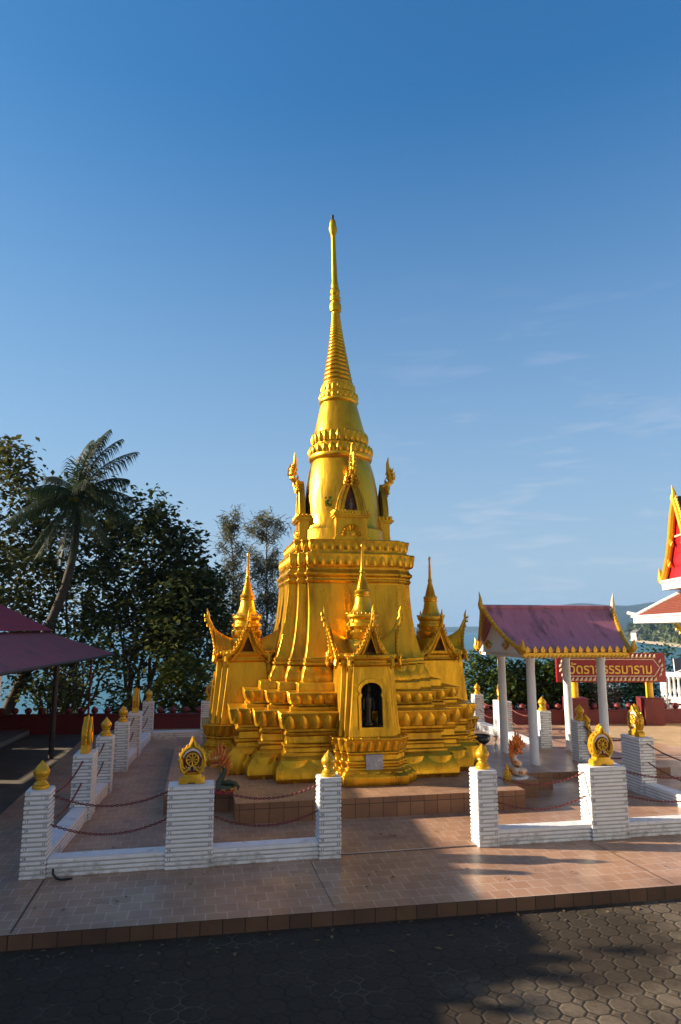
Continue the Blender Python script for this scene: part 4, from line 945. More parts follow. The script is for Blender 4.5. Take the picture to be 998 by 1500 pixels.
naga('serpent_statue', 'pale coiled serpent statue with tall orange flame crest on a white round plinth', W(2.46,-1.95,.28), AF+math.pi+.35, (M['n_pale'],M['n_flame'],M['n_flame'],M['n_red'],M['black'],M['white']), .78, True)
# gold figurine with spired crown
mb = MB(); mb.lathe([(0,.062),(.02,.066),(.035,.055),(.04,.05),(.07,.056),(.085,.04),(.10,.034),(.14,.042),(.16,.03),(.17,.024),(.19,.03),(.205,.026),(.21,.02),(.24,.013),(.27,.004)], seg=16)
for s in (-1,1): mb.tube([(s*.036,0,.145),(s*.052,-.01,.11),(s*.03,-.035,.085),(0,-.045,.085)], [.012,.012,.011,.008], 7); mb.tube([(s*.01,-.03,.05),(s*.055,-.035,.048),(s*.03,-.06,.046)], [.016,.018,.012], 7)
o = mb.build('figurine', M['finial']); o.location = W(2.20,-2.18,.28); o.rotation_euler = (0,0,AF); tag(o, 'small gold seated figurine with spired crown beside the flame-crested serpent', 'figurine')
# incense bowl on a short foot, bottle with a green sprig
rt = root('incense_bowl', 'wide black glazed incense bowl on the floor beside the first pavilion column', 'bowl', W(3.0,.80,.281), AF)
mb = MB(); mb.lathe([(.0,.08),(.02,.075),(.04,.07),(.06,.10),(.10,.165),(.16,.205),(.20,.20),(.215,.195),(.22,.21),(.235,.215),(.24,.20),(.225,.185),(.19,.18)], seg=32); mb.build('bowl_body', M['black'], rt)
mb = MB(); mb.lathe([(.188,.178),(.20,.14),(.205,.002)], seg=20); mb.build('ash', M['concrete'], rt)
rt = root('glass_bottle', 'clear bottle holding a green sprig beside the black incense bowl', 'bottle', W(3.17,.42,.281), AF)
M['glass'] = mat('clear_glass')[0]; inp(M['glass'].node_tree.nodes['Principled BSDF'], Base_Color=(.8,.9,.9), Roughness=.05, Transmission_Weight=.9, IOR=1.4)
mb = MB(); mb.lathe([(0,.035),(.09,.036),(.11,.025),(.125,.013),(.16,.012),(.165,.015)], seg=14); mb.build('bottle_body', M['glass'], rt)
mb = MB(); random.seed(5)
for k in range(30):
    a = random.uniform(0,6.28); q = Vector((random.gauss(0,.025), random.gauss(0,.025), random.uniform(.17,.26))); u = Vector((math.cos(a),math.sin(a),.4))*.022; v_ = Vector((-math.sin(a),math.cos(a),.3))*.012
    mb.add([q-u,q-v_,q+u,q+v_],[(0,1,2,3)])
mb.build('sprig', M['leaf_bush'], rt)
# ------------------------------------------------------------------ open pavilion with mauve roof
pv = root('pavilion', 'small open pavilion with faded mauve roof and gold leaf trim on four white columns', 'pavilion', (4.2,14.06,.12), AF)
ZP = -.12
for a_ in (-.735,.735):
    for b_ in (-.65,.65):
        mb = MB(); mb.lathe([(.121,.092),(.15,.092),(.16,.085),(1.2,.083),(1.98,.079),(2.0,.092),(2.08,.092)], c=(a_,b_,0), seg=28); mb.build('column', M['white_smooth'], pv, zoff=ZP)
def pslope(t):    # t 0 ridge -> 1 eave : b, z, half length
    return 1.0*t, 3.04-.80*t+.10*math.sin(math.pi*t)*-1, 1.40-.32*t
for s in (-1, 1):
    mb = MB(); vs = []; fs = []; n = 10
    for i in range(n+1):
        b_, z, hl = pslope(i/n)
        vs += [(.04-hl, s*b_, z), (.04+hl*1.0, s*b_, z), (.04-hl, s*b_, z-.05), (.04+hl, s*b_, z-.05)]
    for i in range(n):
        q = 4*i; fs += [(q,q+1,q+5,q+4),(q+3,q+2,q+6,q+7),(q,q+4,q+6,q+2),(q+1,q+3,q+7,q+5)]
    fs += [(4*n,4*n+1,4*n+3,4*n+2)]
    mb.add(vs, fs)
    mb.build('roof_slope', M['mauve'], pv, zoff=ZP)
mb = MB(); mb.tube([(-1.37,0,3.05),(1.45,0,3.05)], .04, 8); mb.build('ridge', M['mauve'], pv, zoff=ZP)
# ring beam and gilded fascia
mb = MB(); mb.box(-1.05,1.10,-.93,.93,2.075,2.15); mb.build('ring_beam', M['white_smooth'], pv, zoff=ZP, bevel=.006)
mb = MB()
for s in (-1, 1):
    hl = 1.09
    mb.box(.03-hl,.03+hl,s*1.0-.02,s*1.0+.02,2.10,2.17)
    for k in range(27): mb.lathe([(-.03,.01),(-.018,.035),(.018,.035),(.03,.01)], c=(.03-hl+2*hl*(k+.5)/27, s*1.0, 2.10), seg=8)
mb.build('fascia', M['finial'], pv, zoff=ZP)
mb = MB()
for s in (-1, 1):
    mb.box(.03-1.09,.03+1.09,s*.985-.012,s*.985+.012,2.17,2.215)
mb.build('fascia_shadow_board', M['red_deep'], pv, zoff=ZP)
for s in (-1, 1):
    for k in range(14):
        a_ = .03-1.07+2.14*(k+.5)/14; lf = MB()
        lf.prism([(-.038,0),(.038,0),(.046,.045),(.036,.088),(.012,.122),(0,.145),(-.012,.122),(-.036,.088),(-.046,.045)], ((a_,s*1.02,2.165),(1,0,0) if s < 0 else (-1,0,0),(0,0,1)), -.012, .014, bev=.010)
        lf.build('eave_leaf', M['finial'], pv, zoff=ZP)
# gable ends
for e in (-1, 1):
    tri = MB(); xa = .04+e*1.12
    tri.prism([(-.93,2.15),(.93,2.15),(.55,2.40),(0,2.92),(-.55,2.40)], ((xa,0,0),(0,1,0),(0,0,1)), -.02, .02); tri.build('gable_wall', M['white_smooth'], pv, zoff=ZP)
    bb = MB()
    for s in (-1, 1):
        n = 9; pts = []
        for i in range(n+1):
            t = i/n*1.02; b_, z, hl = pslope(min(t,1)); pts.append(Vector((.04+e*(hl+.02), s*b_, z-.02)))
        bb.tube(pts, .035, 8)
        for i in range(len(pts)-1):
            for f in (.25,.75):
                p = pts[i].lerp(pts[i+1], f); bb.lathe([(-.045,.008),(-.025,.042),(.02,.046),(.05,.008)], c=(p.x+e*.02,p.y,p.z+.012), seg=8)
        p = pts[-1]; bb.tube([p+Vector((0,-s*.05,.02)), p+Vector((e*.02,s*.05,-.03)), p+Vector((e*.03,s*.11,.02)), p+Vector((e*.03,s*.10,.12)), p+Vector((e*.05,s*.13,.20))], [.05,.06,.05,.035,.004], 8)
        for k in range(2): bb.tube([p+Vector((e*.04,s*(.0+.07*k),-.03)), p+Vector((e*.06,s*(.05+.07*k),.03)), p+Vector((e*.06,s*(.06+.07*k),.11))], [.035,.035,.004], 6)
    bb.build('bargeboard', M['finial'], pv, zoff=ZP)
    cb = MB(); xr = .04+e*1.42
    cb.tube([(xr-e*.06,0,2.92),(xr+e*.02,0,3.02),(xr+e*.05,0,3.10),(xr+e*.045,0,3.20),(xr+e*.07,0,3.35)], [.055,.065,.05,.03,.004], 10)
    cb.build('ridge_spike', M['finial'] if e < 0 else M['cream'], pv, zoff=ZP)
    vb = MB()
    for s in (-1, 1):
        vb.tube([(xa+e*.03,s*.25,2.30),(xa+e*.04,s*.42,2.36),(xa+e*.04,s*.52,2.30),(xa+e*.04,s*.42,2.24),(xa+e*.03,s*.30,2.26)], [.02,.035,.04,.035,.02], 7)
    vb.build('gable_scroll', M['finial'], pv, zoff=ZP)

# ------------------------------------------------------------------ red garden wall with round knobs
WA, WB = Vector((-9.2,18.75,0)), Vector((13.0,20.42,0)); wd = (WB-WA).normalized(); wl = (WB-WA).length
gw = root('garden_wall', 'low dark red garden wall with round knobs along the cliff edge', 'wall', WA, math.atan2(wd.y, wd.x))
mb = MB(); mb.box(0,wl,-.09,.09,-.14,.33); mb.box(0,wl,-.12,.12,.325,.37); mb.box(0,wl,-.12,.12,-.14,.06); mb.build('wall_body', M['red'], gw, bevel=.01)
kb = MB(); kb.lathe([(.36,.05),(.39,.05),(.40,.07),(.42,.085),(.46,.092),(.50,.08),(.53,.05),(.545,.01)], seg=16); kn = kb.build('knob', M['red'], gw)
nk = int(wl/.345); kn.location.x = .2
for k in range(1, nk):
    x = .2+k*.345
    if x > wl-.1: break
    c = kn.copy(); C.objects.link(c); c.parent = gw; c.location.x = x

# ------------------------------------------------------------------ temple name sign
sg = root('name_sign', 'dark red temple name board with gold Thai lettering on two yellow posts', 'sign', (7.6,19.7,0), 0)
X0, X1, Z0, Z1 = -1.53, 1.53, 1.14, 1.94
mb = MB(); mb.box(X0,X1,-.06,.06,Z0,Z1); bd = mb.build('board', M['red_board'], sg, bevel=.006)
tr = MB(); hx = 1.36; zc = (Z0+Z1)/2; yb = -.066
hexa = [(-hx+.16,Z0+.17),(hx-.16,Z0+.17),(hx,zc),(hx-.16,Z1-.17),(-hx+.16,Z1-.17),(-hx,zc)]
for i in range(6):
    a_, b_ = hexa[i], hexa[(i+1) % 6]; tr.tube([(a_[0],yb,a_[1]),(b_[0],yb,b_[1])], .014, 6)
tr.build('border_line', M['cream'], bd)
fl = MB()
for z_, dz in ((Z0+.085,1),(Z1-.085,1)):
    for k in range(21):
        x = -1.22+k*.122
        fl.tube([(x-.045,yb,z_-.05),(x-.01,yb-.006,z_-.01),(x+.035,yb-.004,z_+.05)], [.012,.034,.012], 7)
        fl.tube([(x-.01,yb-.01,z_-.04),(x+.04,yb-.012,z_-.015)], [.008,.018], 6, mi=1)
for s in (-1, 1):
    for k in range(4):
        t = (k+.5)/4; zz = Z0+.15+(Z1-Z0-.3)*t; xx = s*(hx+.085-.10*abs(t-.5)*2)
        fl.tube([(xx-.03,yb,zz-.05),(xx,yb-.006,zz),(xx+.03,yb,zz+.05)], [.012,.036,.012], 7)
fl.build('petal_border', [M['cream'], M['yellow']], bd)
tx = MB(); tm = text_mb('\u0e27\u0e31\u0e14\u0e23\u0e32\u0e0a\u0e18\u0e23\u0e23\u0e21\u0e32\u0e23\u0e32\u0e21', 1., .012, .02)
xs = [v[0] for v in tm.v]; zs = [v[1] for v in tm.v]; kx = 2.30/(max(xs)-min(xs)); cx0 = (max(xs)+min(xs))/2
kz = min(kx*1.1, .36/(max(zs)-min(zs))*1.0); cz0 = (max(zs)+min(zs))/2
tx.add([((v[0]-cx0)*kx-.02, -.066-(v[2]+.02)*.5, zc+(v[1]-cz0)*kz-.01) for v in tm.v], tm.f)
tx.build('lettering', M['letters'], bd, ang=30)
for x in (-.98, 1.13):
    mb = MB(); mb.lathe([(.70,.10),(.72,.10),(1.94,.10)], c=(x,.17,0), seg=20); mb.build('post', M['yellow'], sg)
    mb = MB(); mb.box(x-.275,x+.275,-.09,.46,-.14,.70); mb.box(x-.285,x+.285,-.10,.47,.68,.712); mb.build('plinth', M['red'], sg, bevel=.012)

# ------------------------------------------------------------------ open hall on the left, two-tier hipped roof
HO = Vector((-6.72,20.7,0)); HS = Vector((.118,-.993,0)); HWv = Vector((-.993,-.118,0))
hl = root('open_hall', 'open hall with two-tier maroon and mauve hipped sheet roof on thin posts', 'hall', HO+Vector((0,0,-.13)), 0)
def hp(s, w_, z): p = HS*s + HWv*w_; return (p.x, p.y, z+.13)
LS, run, up_ = 15.9, 1.5, 1.12; WW = 2*(run+up_); z0, z1, z2, z3 = 1.9, 2.53, 2.57, 2.57+.7*up_
def ribsheet(mb, A, B, Cc, D, pitch, amp=.018, mi=0):
    # quad A-B (eave) to D-C (top) with ribs running up the slope
    A, B, Cc, D = [Vector(q) for q in (A,B,Cc,D)]; n = max(2, int((B-A).length/pitch)); nn = (B-A).cross(D-A).normalized(); vs = []; fs = []
    for k in range(n*4+1):
        t = k/(n*4); q = nn*(amp if k % 4 == 1 else 0); vs += [A.lerp(B,t)+q, D.lerp(Cc,t)+q]
    for k in range(n*4): fs.append((2*k,2*k+2,2*k+3,2*k+1))
    mb.add(vs, fs, mi)
mb = MB()
c = [(0,0),(LS,0),(LS,WW),(0,WW)]; i_ = [(run,run),(LS-run,run),(LS-run,WW-run),(run,WW-run)]
for k in range(4):
    j = (k+1) % 4; ribsheet(mb, hp(*c[k],z0), hp(*c[j],z0), hp(*i_[j],z1), hp(*i_[k],z1), .22)
mb.build('lower_roof', M['mauve_dark'], hl, ang=20)
mb = MB(); e_ = .12; r0_, r1_ = run+up_, LS-run-up_
q = [(run-e_,run-e_),(LS-run+e_,run-e_),(LS-run+e_,WW-run+e_),(run-e_,WW-run+e_)]; rg = [(r0_,WW/2),(r1_,WW/2)]
for k in range(4):
    j = (k+1) % 4; tp = [(rg[0],rg[1]),(rg[1],rg[1]),(rg[1],rg[0]),(rg[0],rg[0])][k]
    ribsheet(mb, hp(*q[k],z2), hp(*q[j],z2), hp(*tp[1],z3), hp(*tp[0],z3), .22)
mb.build('upper_roof', M['maroon'], hl, ang=20)
mb = MB()
for k in range(4):
    j = (k+1) % 4; mb.tube([hp(*c[k],z0-.03), hp(*c[j],z0-.03)], .035, 6); mb.tube([hp(*i_[k],z1-.05), hp(*i_[j],z1-.05)], .05, 6); mb.tube([hp(*c[k],z0-.03), hp(*i_[k],z1-.05)], .03, 6)
mb.tube([hp(r0_,WW/2,z3-.03), hp(r1_,WW/2,z3-.03)], .05, 6)
mb.build('roof_frame', M['steel'], hl)
for k, s in enumerate((5.45,8.9,12.0,14.6)):
    mb = MB(); b_ = hp(s,.12,-.13); t_ = hp(s,.12,z0); mb.tube([b_,t_], .055 if k == 0 else .06, 10); mb.build('post', M['steel'] if k != 1 else M['white_smooth'], hl)
for s in (2.2,5.5,8.9,12.0,14.5):
    mb = MB(); mb.tube([hp(s,WW-.3,-.13), hp(s,WW-.3,z0)], .06, 10); mb.build('post', M['steel'], hl)
mb = MB()
for s0_, s1_, zt in ((.2,3.1,1.82),(3.4,6.6,1.7),(6.9,10.2,1.86),(10.4,15.6,1.86)):
    vs = [hp(s0_,WW-.22,-.13),hp(s1_,WW-.22,-.13),hp(s1_,WW-.12,-.13),hp(s0_,WW-.12,-.13),hp(s0_,WW-.22,zt),hp(s1_,WW-.22,zt),hp(s1_,WW-.12,zt),hp(s0_,WW-.12,zt)]
    mb.add(vs, [(0,1,2,3),(7,6,5,4),(4,5,1,0),(5,6,2,1),(6,7,3,2),(7,4,0,3)])
mb.build('sun_block_panel', M['concrete'], hl)  # unseen panels added on the far side to keep low sun off the yard
mb = MB(); mb.tube([hp(2.2,.14,-.13), hp(2.2,.14,z0)], .028, 8); mb.build('rusty_post', M['red_deep'], hl)
o = MB(); o.box(-2.2,0,-1.2,1.2,0,.12); o = o.build('concrete_slab', M['concrete'], bevel=.015); o.location = (-8.05,17.6,-.13); o.rotation_euler = (0,0,R(7)); tag(o, 'low bare concrete slab on the ground under the hall roof', 'slab')

# ------------------------------------------------------------------ temple hall on the right
U = Vector((.1,.995,0)); V = Vector((.995,-.1,0)); G0 = Vector((9.56,19.0,0))
th = root('temple_hall', 'temple hall with red gable, gold flame bargeboards and orange tiled lower roof', 'temple', (G0.x,G0.y,-.13), 0)
def tp(u, v, z): p = U*u + V*v; return Vector((p.x, p.y, z+.13))
mb = MB(); vs = [tp(-1.22,0,4.03),tp(1.22,0,4.03),tp(.62,0,4.95),tp(0,0,6.15),tp(-.62,0,4.95)]
mb.add([p for p in vs]+[p+V*.08 for p in vs], [(0,1,2,3,4),(9,8,7,6,5)]+[(k,5+k,5+(k+1)%5,(k+1)%5) for k in range(5)])
gbd = mb.build('gable', M['gable_red'], th)
mb = MB()
for zz in (4.4,4.75,5.1,5.45): hw_ = .98*(6.15-zz)/2.1; mb.tube([tp(-hw_,-.01,zz),tp(hw_,-.01,zz)], .012, 5)
mb.tube([tp(-.48,-.02,5.22),tp(.48,-.02,5.22)], .03, 6, mi=1); mb.build('gable_boards', [M['gable_red'], M['cream']], gbd)
def edge(t): return 1.34*(1-t)*(1-.22*math.sin(math.pi*t)), 4.02+2.25*t   # half width, height
for s in (-1, 1):
    mb = MB(); pts = [tp(s*edge(k/12)[0], -.10, edge(k/12)[1]) for k in range(13)]
    mb.tube(pts, [.10]*10+[.10,.09,.07], 8)
    for k in range(12):
        for f in (.15,.65):
            p = pts[k].lerp(pts[min(k+1,12)], f); mb.tube([p, p+U*(s*.10)+Vector((0,0,.02)), p+U*(s*.12)+Vector((0,0,.12))], [.06,.05,.005], 6)
    p = pts[0]; mb.tube([p+Vector((0,0,.1)), p-Vector((0,0,.04)), p+U*(s*.14)+Vector((0,0,.0)), p+U*(s*.20)+Vector((0,0,.22)), p+U*(s*.26)+Vector((0,0,.42))], [.1,.12,.11,.07,.005], 8)
    for kk, t in enumerate((.25,.5)):
        p = tp(s*edge(t)[0]*.86,-.12,edge(t)[1]-.1); mb.tube([p+Vector((0,0,.12)),p,p-U*(s*.06)+Vector((0,0,-.08)),p-U*(s*.14)+Vector((0,0,.04))], [.03,.06,.06,.005], 7)
    mb.build('bargeboard', M['finial'], th)
mb = MB(); mb.tube([tp(0,-.05,6.05),tp(0,-.12,6.28),tp(0,-.10,6.42),tp(.02,-.14,6.66)], [.10,.10,.06,.005], 8); mb.build('roof_spike', M['finial'], th)
mb = MB()
for s in (-1, 1):
    vs = [tp(s*edge(k/12)[0]*1.02, 0, edge(k/12)[1]+.06) for k in range(13)]; n = 13
    vs2 = [p+V*9 for p in vs]; mb.add(vs+vs2, [((k,k+1,n+k+1,n+k) if s < 0 else (k+1,k,n+k,n+k+1)) for k in range(12)])
mb.build('main_roof', M['dark_tile'], th)
def obox(mb, u0,u1,v0,v1,z0_,z1_):
    vs = [tp(u0,v0,z0_),tp(u1,v0,z0_),tp(u1,v1,z0_),tp(u0,v1,z0_),tp(u0,v0,z1_),tp(u1,v0,z1_),tp(u1,v1,z1_),tp(u0,v1,z1_)]
    mb.add(vs, [(0,1,2,3),(7,6,5,4),(4,5,1,0),(5,6,2,1),(6,7,3,2),(7,4,0,3)])
mb = MB(); obox(mb,-1.32,1.32,-.16,9,3.74,4.0); obox(mb,-1.37,1.37,-.21,9,3.96,4.02); mb.build('gable_beam', M['white_smooth'], th, bevel=.01)
mb = MB(); A = tp(1.75,-.82,3.0); B = tp(-26.5,-.82,3.0); Cc = tp(-26.5,.35,3.72); D = tp(.72,.35,3.72); E_ = tp(1.75,9,3.0); F_ = tp(.72,9,3.72)
mb.add([A,B,Cc,D,E_,F_], [(0,3,2,1),(0,4,5,3)])
for k in range(14):
    t = k/14
    for zz in (0,): mb.tube([A.lerp(B,0).lerp(D,t)+Vector((0,0,.01)), A.lerp(B,1).lerp(Cc,t)+Vector((0,0,.01))], .012, 4)
mb.build('lower_roof', M['orange_tile'], th)
mb = MB(); mb.tube([A+Vector((0,0,.03)), A.lerp(D,.5)+Vector((0,0,.05)), D+Vector((0,0,.04))], .05, 6)
obox(mb,-26.5,1.80,-.90,-.82,2.78,2.96); obox(mb,1.75,1.83,-.82,9,2.78,2.96); obox(mb,-26.5,1.86,-.95,-.80,2.95,3.01)
mb.tube([A+Vector((0,0,.05)), A-V*.10+U*.05+Vector((0,0,.06)), A-V*.22+U*.12+Vector((0,0,.10))], [.05,.06,.055], 8)
mb.build('fascia', M['white_smooth'], th, bevel=.008)
mb = MB(); obox(mb,-26.5,1.7,-.80,9,2.79,2.83); mb.build('soffit', M['white_smooth'], th)
mb = MB(); b0 = tp(-.35,-.45,2.78); mb.tube([b0, b0+V*.05-Vector((0,0,.12)), b0+V*.16-Vector((0,0,.22)), b0+V*.20-Vector((0,0,.36)), b0+V*.32-Vector((0,0,.46)), b0+V*.5-Vector((0,0,.52))], [.03,.05,.06,.055,.06,.04], 8)
for k in range(4): p = b0+V*(.06+.09*k)-Vector((0,0,.16+.09*k)); mb.tube([p, p-V*.08-Vector((0,0,.02)), p-V*.09+Vector((0,0,.06))], [.04,.035,.004], 6)
mb.build('serpent_bracket', M['finial'], th)
mb = MB(); obox(mb,-26,.9,1.6,9,0,3.7); mb.build('wall', M['white_smooth'], th)  # hall carried on out of view toward the camera to bounce warm light

# white balustrade below the temple hall
BA, BB = Vector((9.78,21.35,0)), Vector((12.2,17.9,0))
bl = root('balustrade', 'white balustrade with short balusters beyond the red wall below the temple hall', 'balustrade', BA+Vector((0,0,-.6)), math.atan2((BB-BA).y,(BB-BA).x)); bL = 2.2
mb = MB(); mb.box(0,bL,-.05,.05,0,1.20); mb.build('parapet', M['white_smooth'], bl, bevel=.01)
mb = MB(); mb.box(-.02,bL,-.09,.09,1.80,1.90); mb.box(-.03,bL,-.11,.11,1.895,1.93); mb.build('handrail', M['white_smooth'], bl, bevel=.01)
for x in (.0,.78,1.62):
    mb = MB(); mb.box(x-.02,x+.16,-.08,.08,0,1.80); mb.build('pier', M['white_smooth'], bl, bevel=.008)
for x0_, x1_ in ((.17,.74),(.97,1.58)):
    k = 4
    for i in range(k):
        mb = MB(); mb.lathe([(1.19,.05),(1.24,.05),(1.26,.03),(1.40,.055),(1.52,.035),(1.72,.03),(1.75,.05),(1.81,.05)], c=(x0_+(x1_-x0_)*(i+.5)/k,0,0), seg=10); mb.build('baluster', M['white_smooth'], bl)
    mb = MB(); mb.box(x0_+.04,x1_-.04,-.056,-.04,.98,1.04); mb.build('slot', M['black'], bl)
o = MB(); o.box(-.5,.5,-.35,.35,0,.05); o.box(-.53,.53,-.38,-.35,-.01,.07,1); o.box(-.53,-.5,-.38,.38,-.01,.07,1); o = o.build('tilted_panel', [M['black'], M['white_smooth']]); o.location = (10.75,21.4,1.65); o.rotation_euler = (R(35),R(-24),R(-40))
tag(o, 'tilted dark panel with white rim above the white balustrade', 'panel')
mb = MB(); mb.tube([(10.75,21.4,-1.5),(10.75,21.4,1.66)], .05, 8); o2 = mb.build('support_pole', M['white_smooth']); o2.parent = o; o2.matrix_parent_inverse = (Matrix.Translation(o.location) @ o.rotation_euler.to_matrix().to_4x4()).inverted()

# ------------------------------------------------------------------ vegetation
def wz(x, y):  # ground height at a world point
    dx, dy = x-OX, y-OY; return terr(dx*ca+dy*sa, -dx*sa+dy*ca)
def leaf_cloud(mb, rnd, ells, ncl, nleaf, spread, size, droop=.0, shell=.55, zlow=-99):
    for (cx,cy,cz,rx,ry,rz), wgt in ells:
        for _ in range(int(ncl*wgt)):
            while True:
                d = Vector((rnd.uniform(-1,1), rnd.uniform(-1,1), rnd.uniform(-1,1)))
                if .05 < d.length < 1: break
            rr = d.length; rr = max(rr, rnd.uniform(shell,1)) if rnd.random() < .75 else rr
            d = d.normalized()*rr; c0 = Vector((cx+d.x*rx, cy+d.y*ry, cz+d.z*rz))
            if c0.z < zlow and rnd.random() < .6: continue
            sp = spread*rnd.uniform(.6,1.35)
            for _ in range(nleaf):
                p = c0+Vector((max(-1.5,min(1.5,rnd.gauss(0,1)))*sp, max(-1.5,min(1.5,rnd.gauss(0,1)))*sp, max(-1.5,min(1.5,rnd.gauss(0,1)))*sp*.75))
                a = rnd.uniform(0,6.283); b_ = rnd.uniform(-.9,.7)-droop; s_ = size*rnd.uniform(.65,1.25)
                d1 = Vector((math.cos(a)*math.cos(b_), math.sin(a)*math.cos(b_), math.sin(b_)))
                d2 = d1.cross(Vector((rnd.uniform(-.6,.6), rnd.uniform(-.6,.6), 1))).normalized(); nn = d1.cross(d2)*(.12*s_)
                mb.add([p-d1*s_*.5, p+d2*s_*.30-nn, p+d1*s_*.55, p-d2*s_*.30-nn], [(0,1,2,3)])
def limb(mb, rnd, a, b, r0, r1, n=7, wob=.12):
    a, b = Vector(a), Vector(b); pts = [a.lerp(b, k/n)+Vector((rnd.gauss(0,wob), rnd.gauss(0,wob), 0))*(0 if k in (0,n) else 1) for k in range(n+1)]
    mb.tube(pts, [r0+(r1-r0)*k/n for k in range(n+1)], 7); return pts
def tree(name, label, x, y, ells, leaf, size, ncl, nleaf, spread, trunk_r, seed, group=None, tops=5, cat='tree', bark='bark', lean_=(0,0)):
    rnd = random.Random(seed); z = wz(x, y); rt = root(name, label, cat, (x,y,z), 0, group); mb = MB()
    E0 = [((ex-x,ey-y,ez-z,a,b,c_), wt) for (ex,ey,ez,a,b,c_), wt in ells]
    (bx,by,bz,rx,ry,rz), _ = E0[0]; fork = Vector((lean_[0], lean_[1], max(.4, (bz-rz)*.55)))
    limb(mb, rnd, (0,0,-.3), fork, trunk_r, trunk_r*.75, 6, .05)
    for (ex,ey,ez,a,b,c_), wt in E0:
        for k in range(tops):
            t = Vector((ex+rnd.uniform(-.7,.7)*a, ey+rnd.uniform(-.7,.7)*b, ez+rnd.uniform(-.5,.75)*c_)); pts = limb(mb, rnd, fork, t, trunk_r*.5, .02, 7, .10)
            for q in (3,4,5): limb(mb, rnd, pts[q], pts[q]+Vector((rnd.uniform(-1,1)*a*.5, rnd.uniform(-1,1)*b*.5, rnd.uniform(-.1,.5)*c_)), .035, .01, 4, .05)
    mb.build('trunk', M[bark], rt); cr = MB(); leaf_cloud(cr, rnd, E0, ncl, nleaf, spread, size, zlow=(2.0-z if y > 24 and x < 0 else -99)); cr.build('crown', M[leaf], rt, ang=180); return rt
tree('shade_tree', 'broad unseen tree added beyond the hall for broken shade across the near paving', -13.0, 6.3, [((-13.0,6.3,3.75,1.9,2.8,1.35),1.)], 'leaf', .26, 100, 24, .34, .17, 19)  # stands out of view; put in to dapple the shade edge on the paving
TG = 'big broadleaf trees behind the hall'
tree('spreading_tree', 'wide-spreading tree at the far end of the hall, with a second crown added out of view for shade', -12.3, 21.9, [((-12.9,21.9,3.4,2.3,1.9,2.8),.8),((-15.6,19.4,4.2,2.6,2.4,2.8),1.)], 'leaf', .28, 170, 34, .34, .18, 20)  # second crown is unseen, added to shade the left rear yard
tree('broadleaf_tree', 'broad dark leafy tree rising behind the hall roof to the left of the palm', -14.6, 27.5, [((-14.4,27.5,5.2,2.9,2.2,5.2),1.)], 'leaf_warm', .30, 230, 30, .36, .22, 21, TG)
tree('broadleaf_tree', 'dark leafy tree directly behind the coconut palm', -11.2, 28.8, [((-11.3,28.8,4.6,2.5,2.0,4.9),1.),((-10.2,28.2,1.5,2.0,1.5,2.2),.15)], 'leaf', .29, 215, 30, .36, .20, 22, TG)
tree('broadleaf_tree', 'tallest dense dark tree between the palm and the small gold spire', -7.8, 27.2, [((-7.9,27.2,4.2,2.1,1.9,4.1),1.),((-6.3,27.0,3.4,1.7,1.5,3.3),.65)], 'leaf', .28, 205, 30, .34, .19, 23, TG)
tree('broadleaf_tree', 'lower leafy tree filling the gap under the larger crowns beside the casuarinas', -5.6, 25.6, [((-5.6,25.6,2.6,1.6,1.3,2.2),1.)], 'leaf', .26, 120, 34, .32, .13, 24, TG)
tree('young_tree', 'slim young tree with sparse leaves growing out of the cliff behind the hall', -9.6, 23.5, [((-9.6,23.5,1.2,2.0,1.0,1.5),1.)], 'leaf', .22, 60, 26, .30, .09, 25)
tree('yellow_shrub', 'yellow-green shrub behind the red wall beside the gold side shrine', -5.0, 22.4, [((-5.0,22.4,.75,1.05,.8,.95),1.)], 'leaf_yellow', .24, 46, 26, .2, .05, 26, cat='shrub')
# casuarinas: airy drooping sprays
def casuarina(label, x, y, top, wid, seed):
    rnd = random.Random(seed); z = wz(x, y); rt = root('casuarina_tree', label, 'tree', (x,y,z), 0, 'airy casuarinas behind the stupa'); mb = MB(); H = top-z
    tr = limb(mb, rnd, (0,0,-.3), (0,0,H*.97), .12, .015, 12, .07); cr = MB()
    for k in range(120):
        t = rnd.uniform(.20,.985); b0 = Vector(tr[min(11,int(t*12))]).lerp(Vector(tr[min(12,int(t*12)+1)]), t*12-int(t*12)); L_ = wid*(1.1-t*.78)*rnd.uniform(.25,1.15); a = rnd.uniform(0,6.283)
        e = b0+Vector((math.cos(a)*L_*.8, math.sin(a)*L_*.8, L_*rnd.uniform(.25,1.1))); limb(mb, rnd, b0, e, .022, .006, 4, .04)
        for j in range(64):
            p = b0.lerp(e, 1.1-.7*rnd.random()**1.6)+Vector((rnd.gauss(0,.12),rnd.gauss(0,.12),rnd.gauss(0,.14))); q = rnd.uniform(0,6.283); l_ = rnd.uniform(.16,.36)
            d = Vector((math.cos(q)*.5, math.sin(q)*.5, rnd.uniform(-1,.35))).normalized(); w_ = d.cross(Vector((rnd.uniform(-1,1),rnd.uniform(-1,1),.2))).normalized()*.018
            cr.add([p-w_, p+w_, p+d*l_+w_*.3, p+d*l_-w_*.3], [(0,1,2,3)])
    mb.build('trunk', M['bark'], rt); cr.build('crown', M['needle'], rt, ang=180)
casuarina('slender grey-green casuarina whose tip stands just left of the small gold spire', -4.9, 31, 8.25, 1.7, 31)
casuarina('fuller grey-green casuarina close beside the stupa drum', -3.3, 30, 7.85, 2.7, 32)
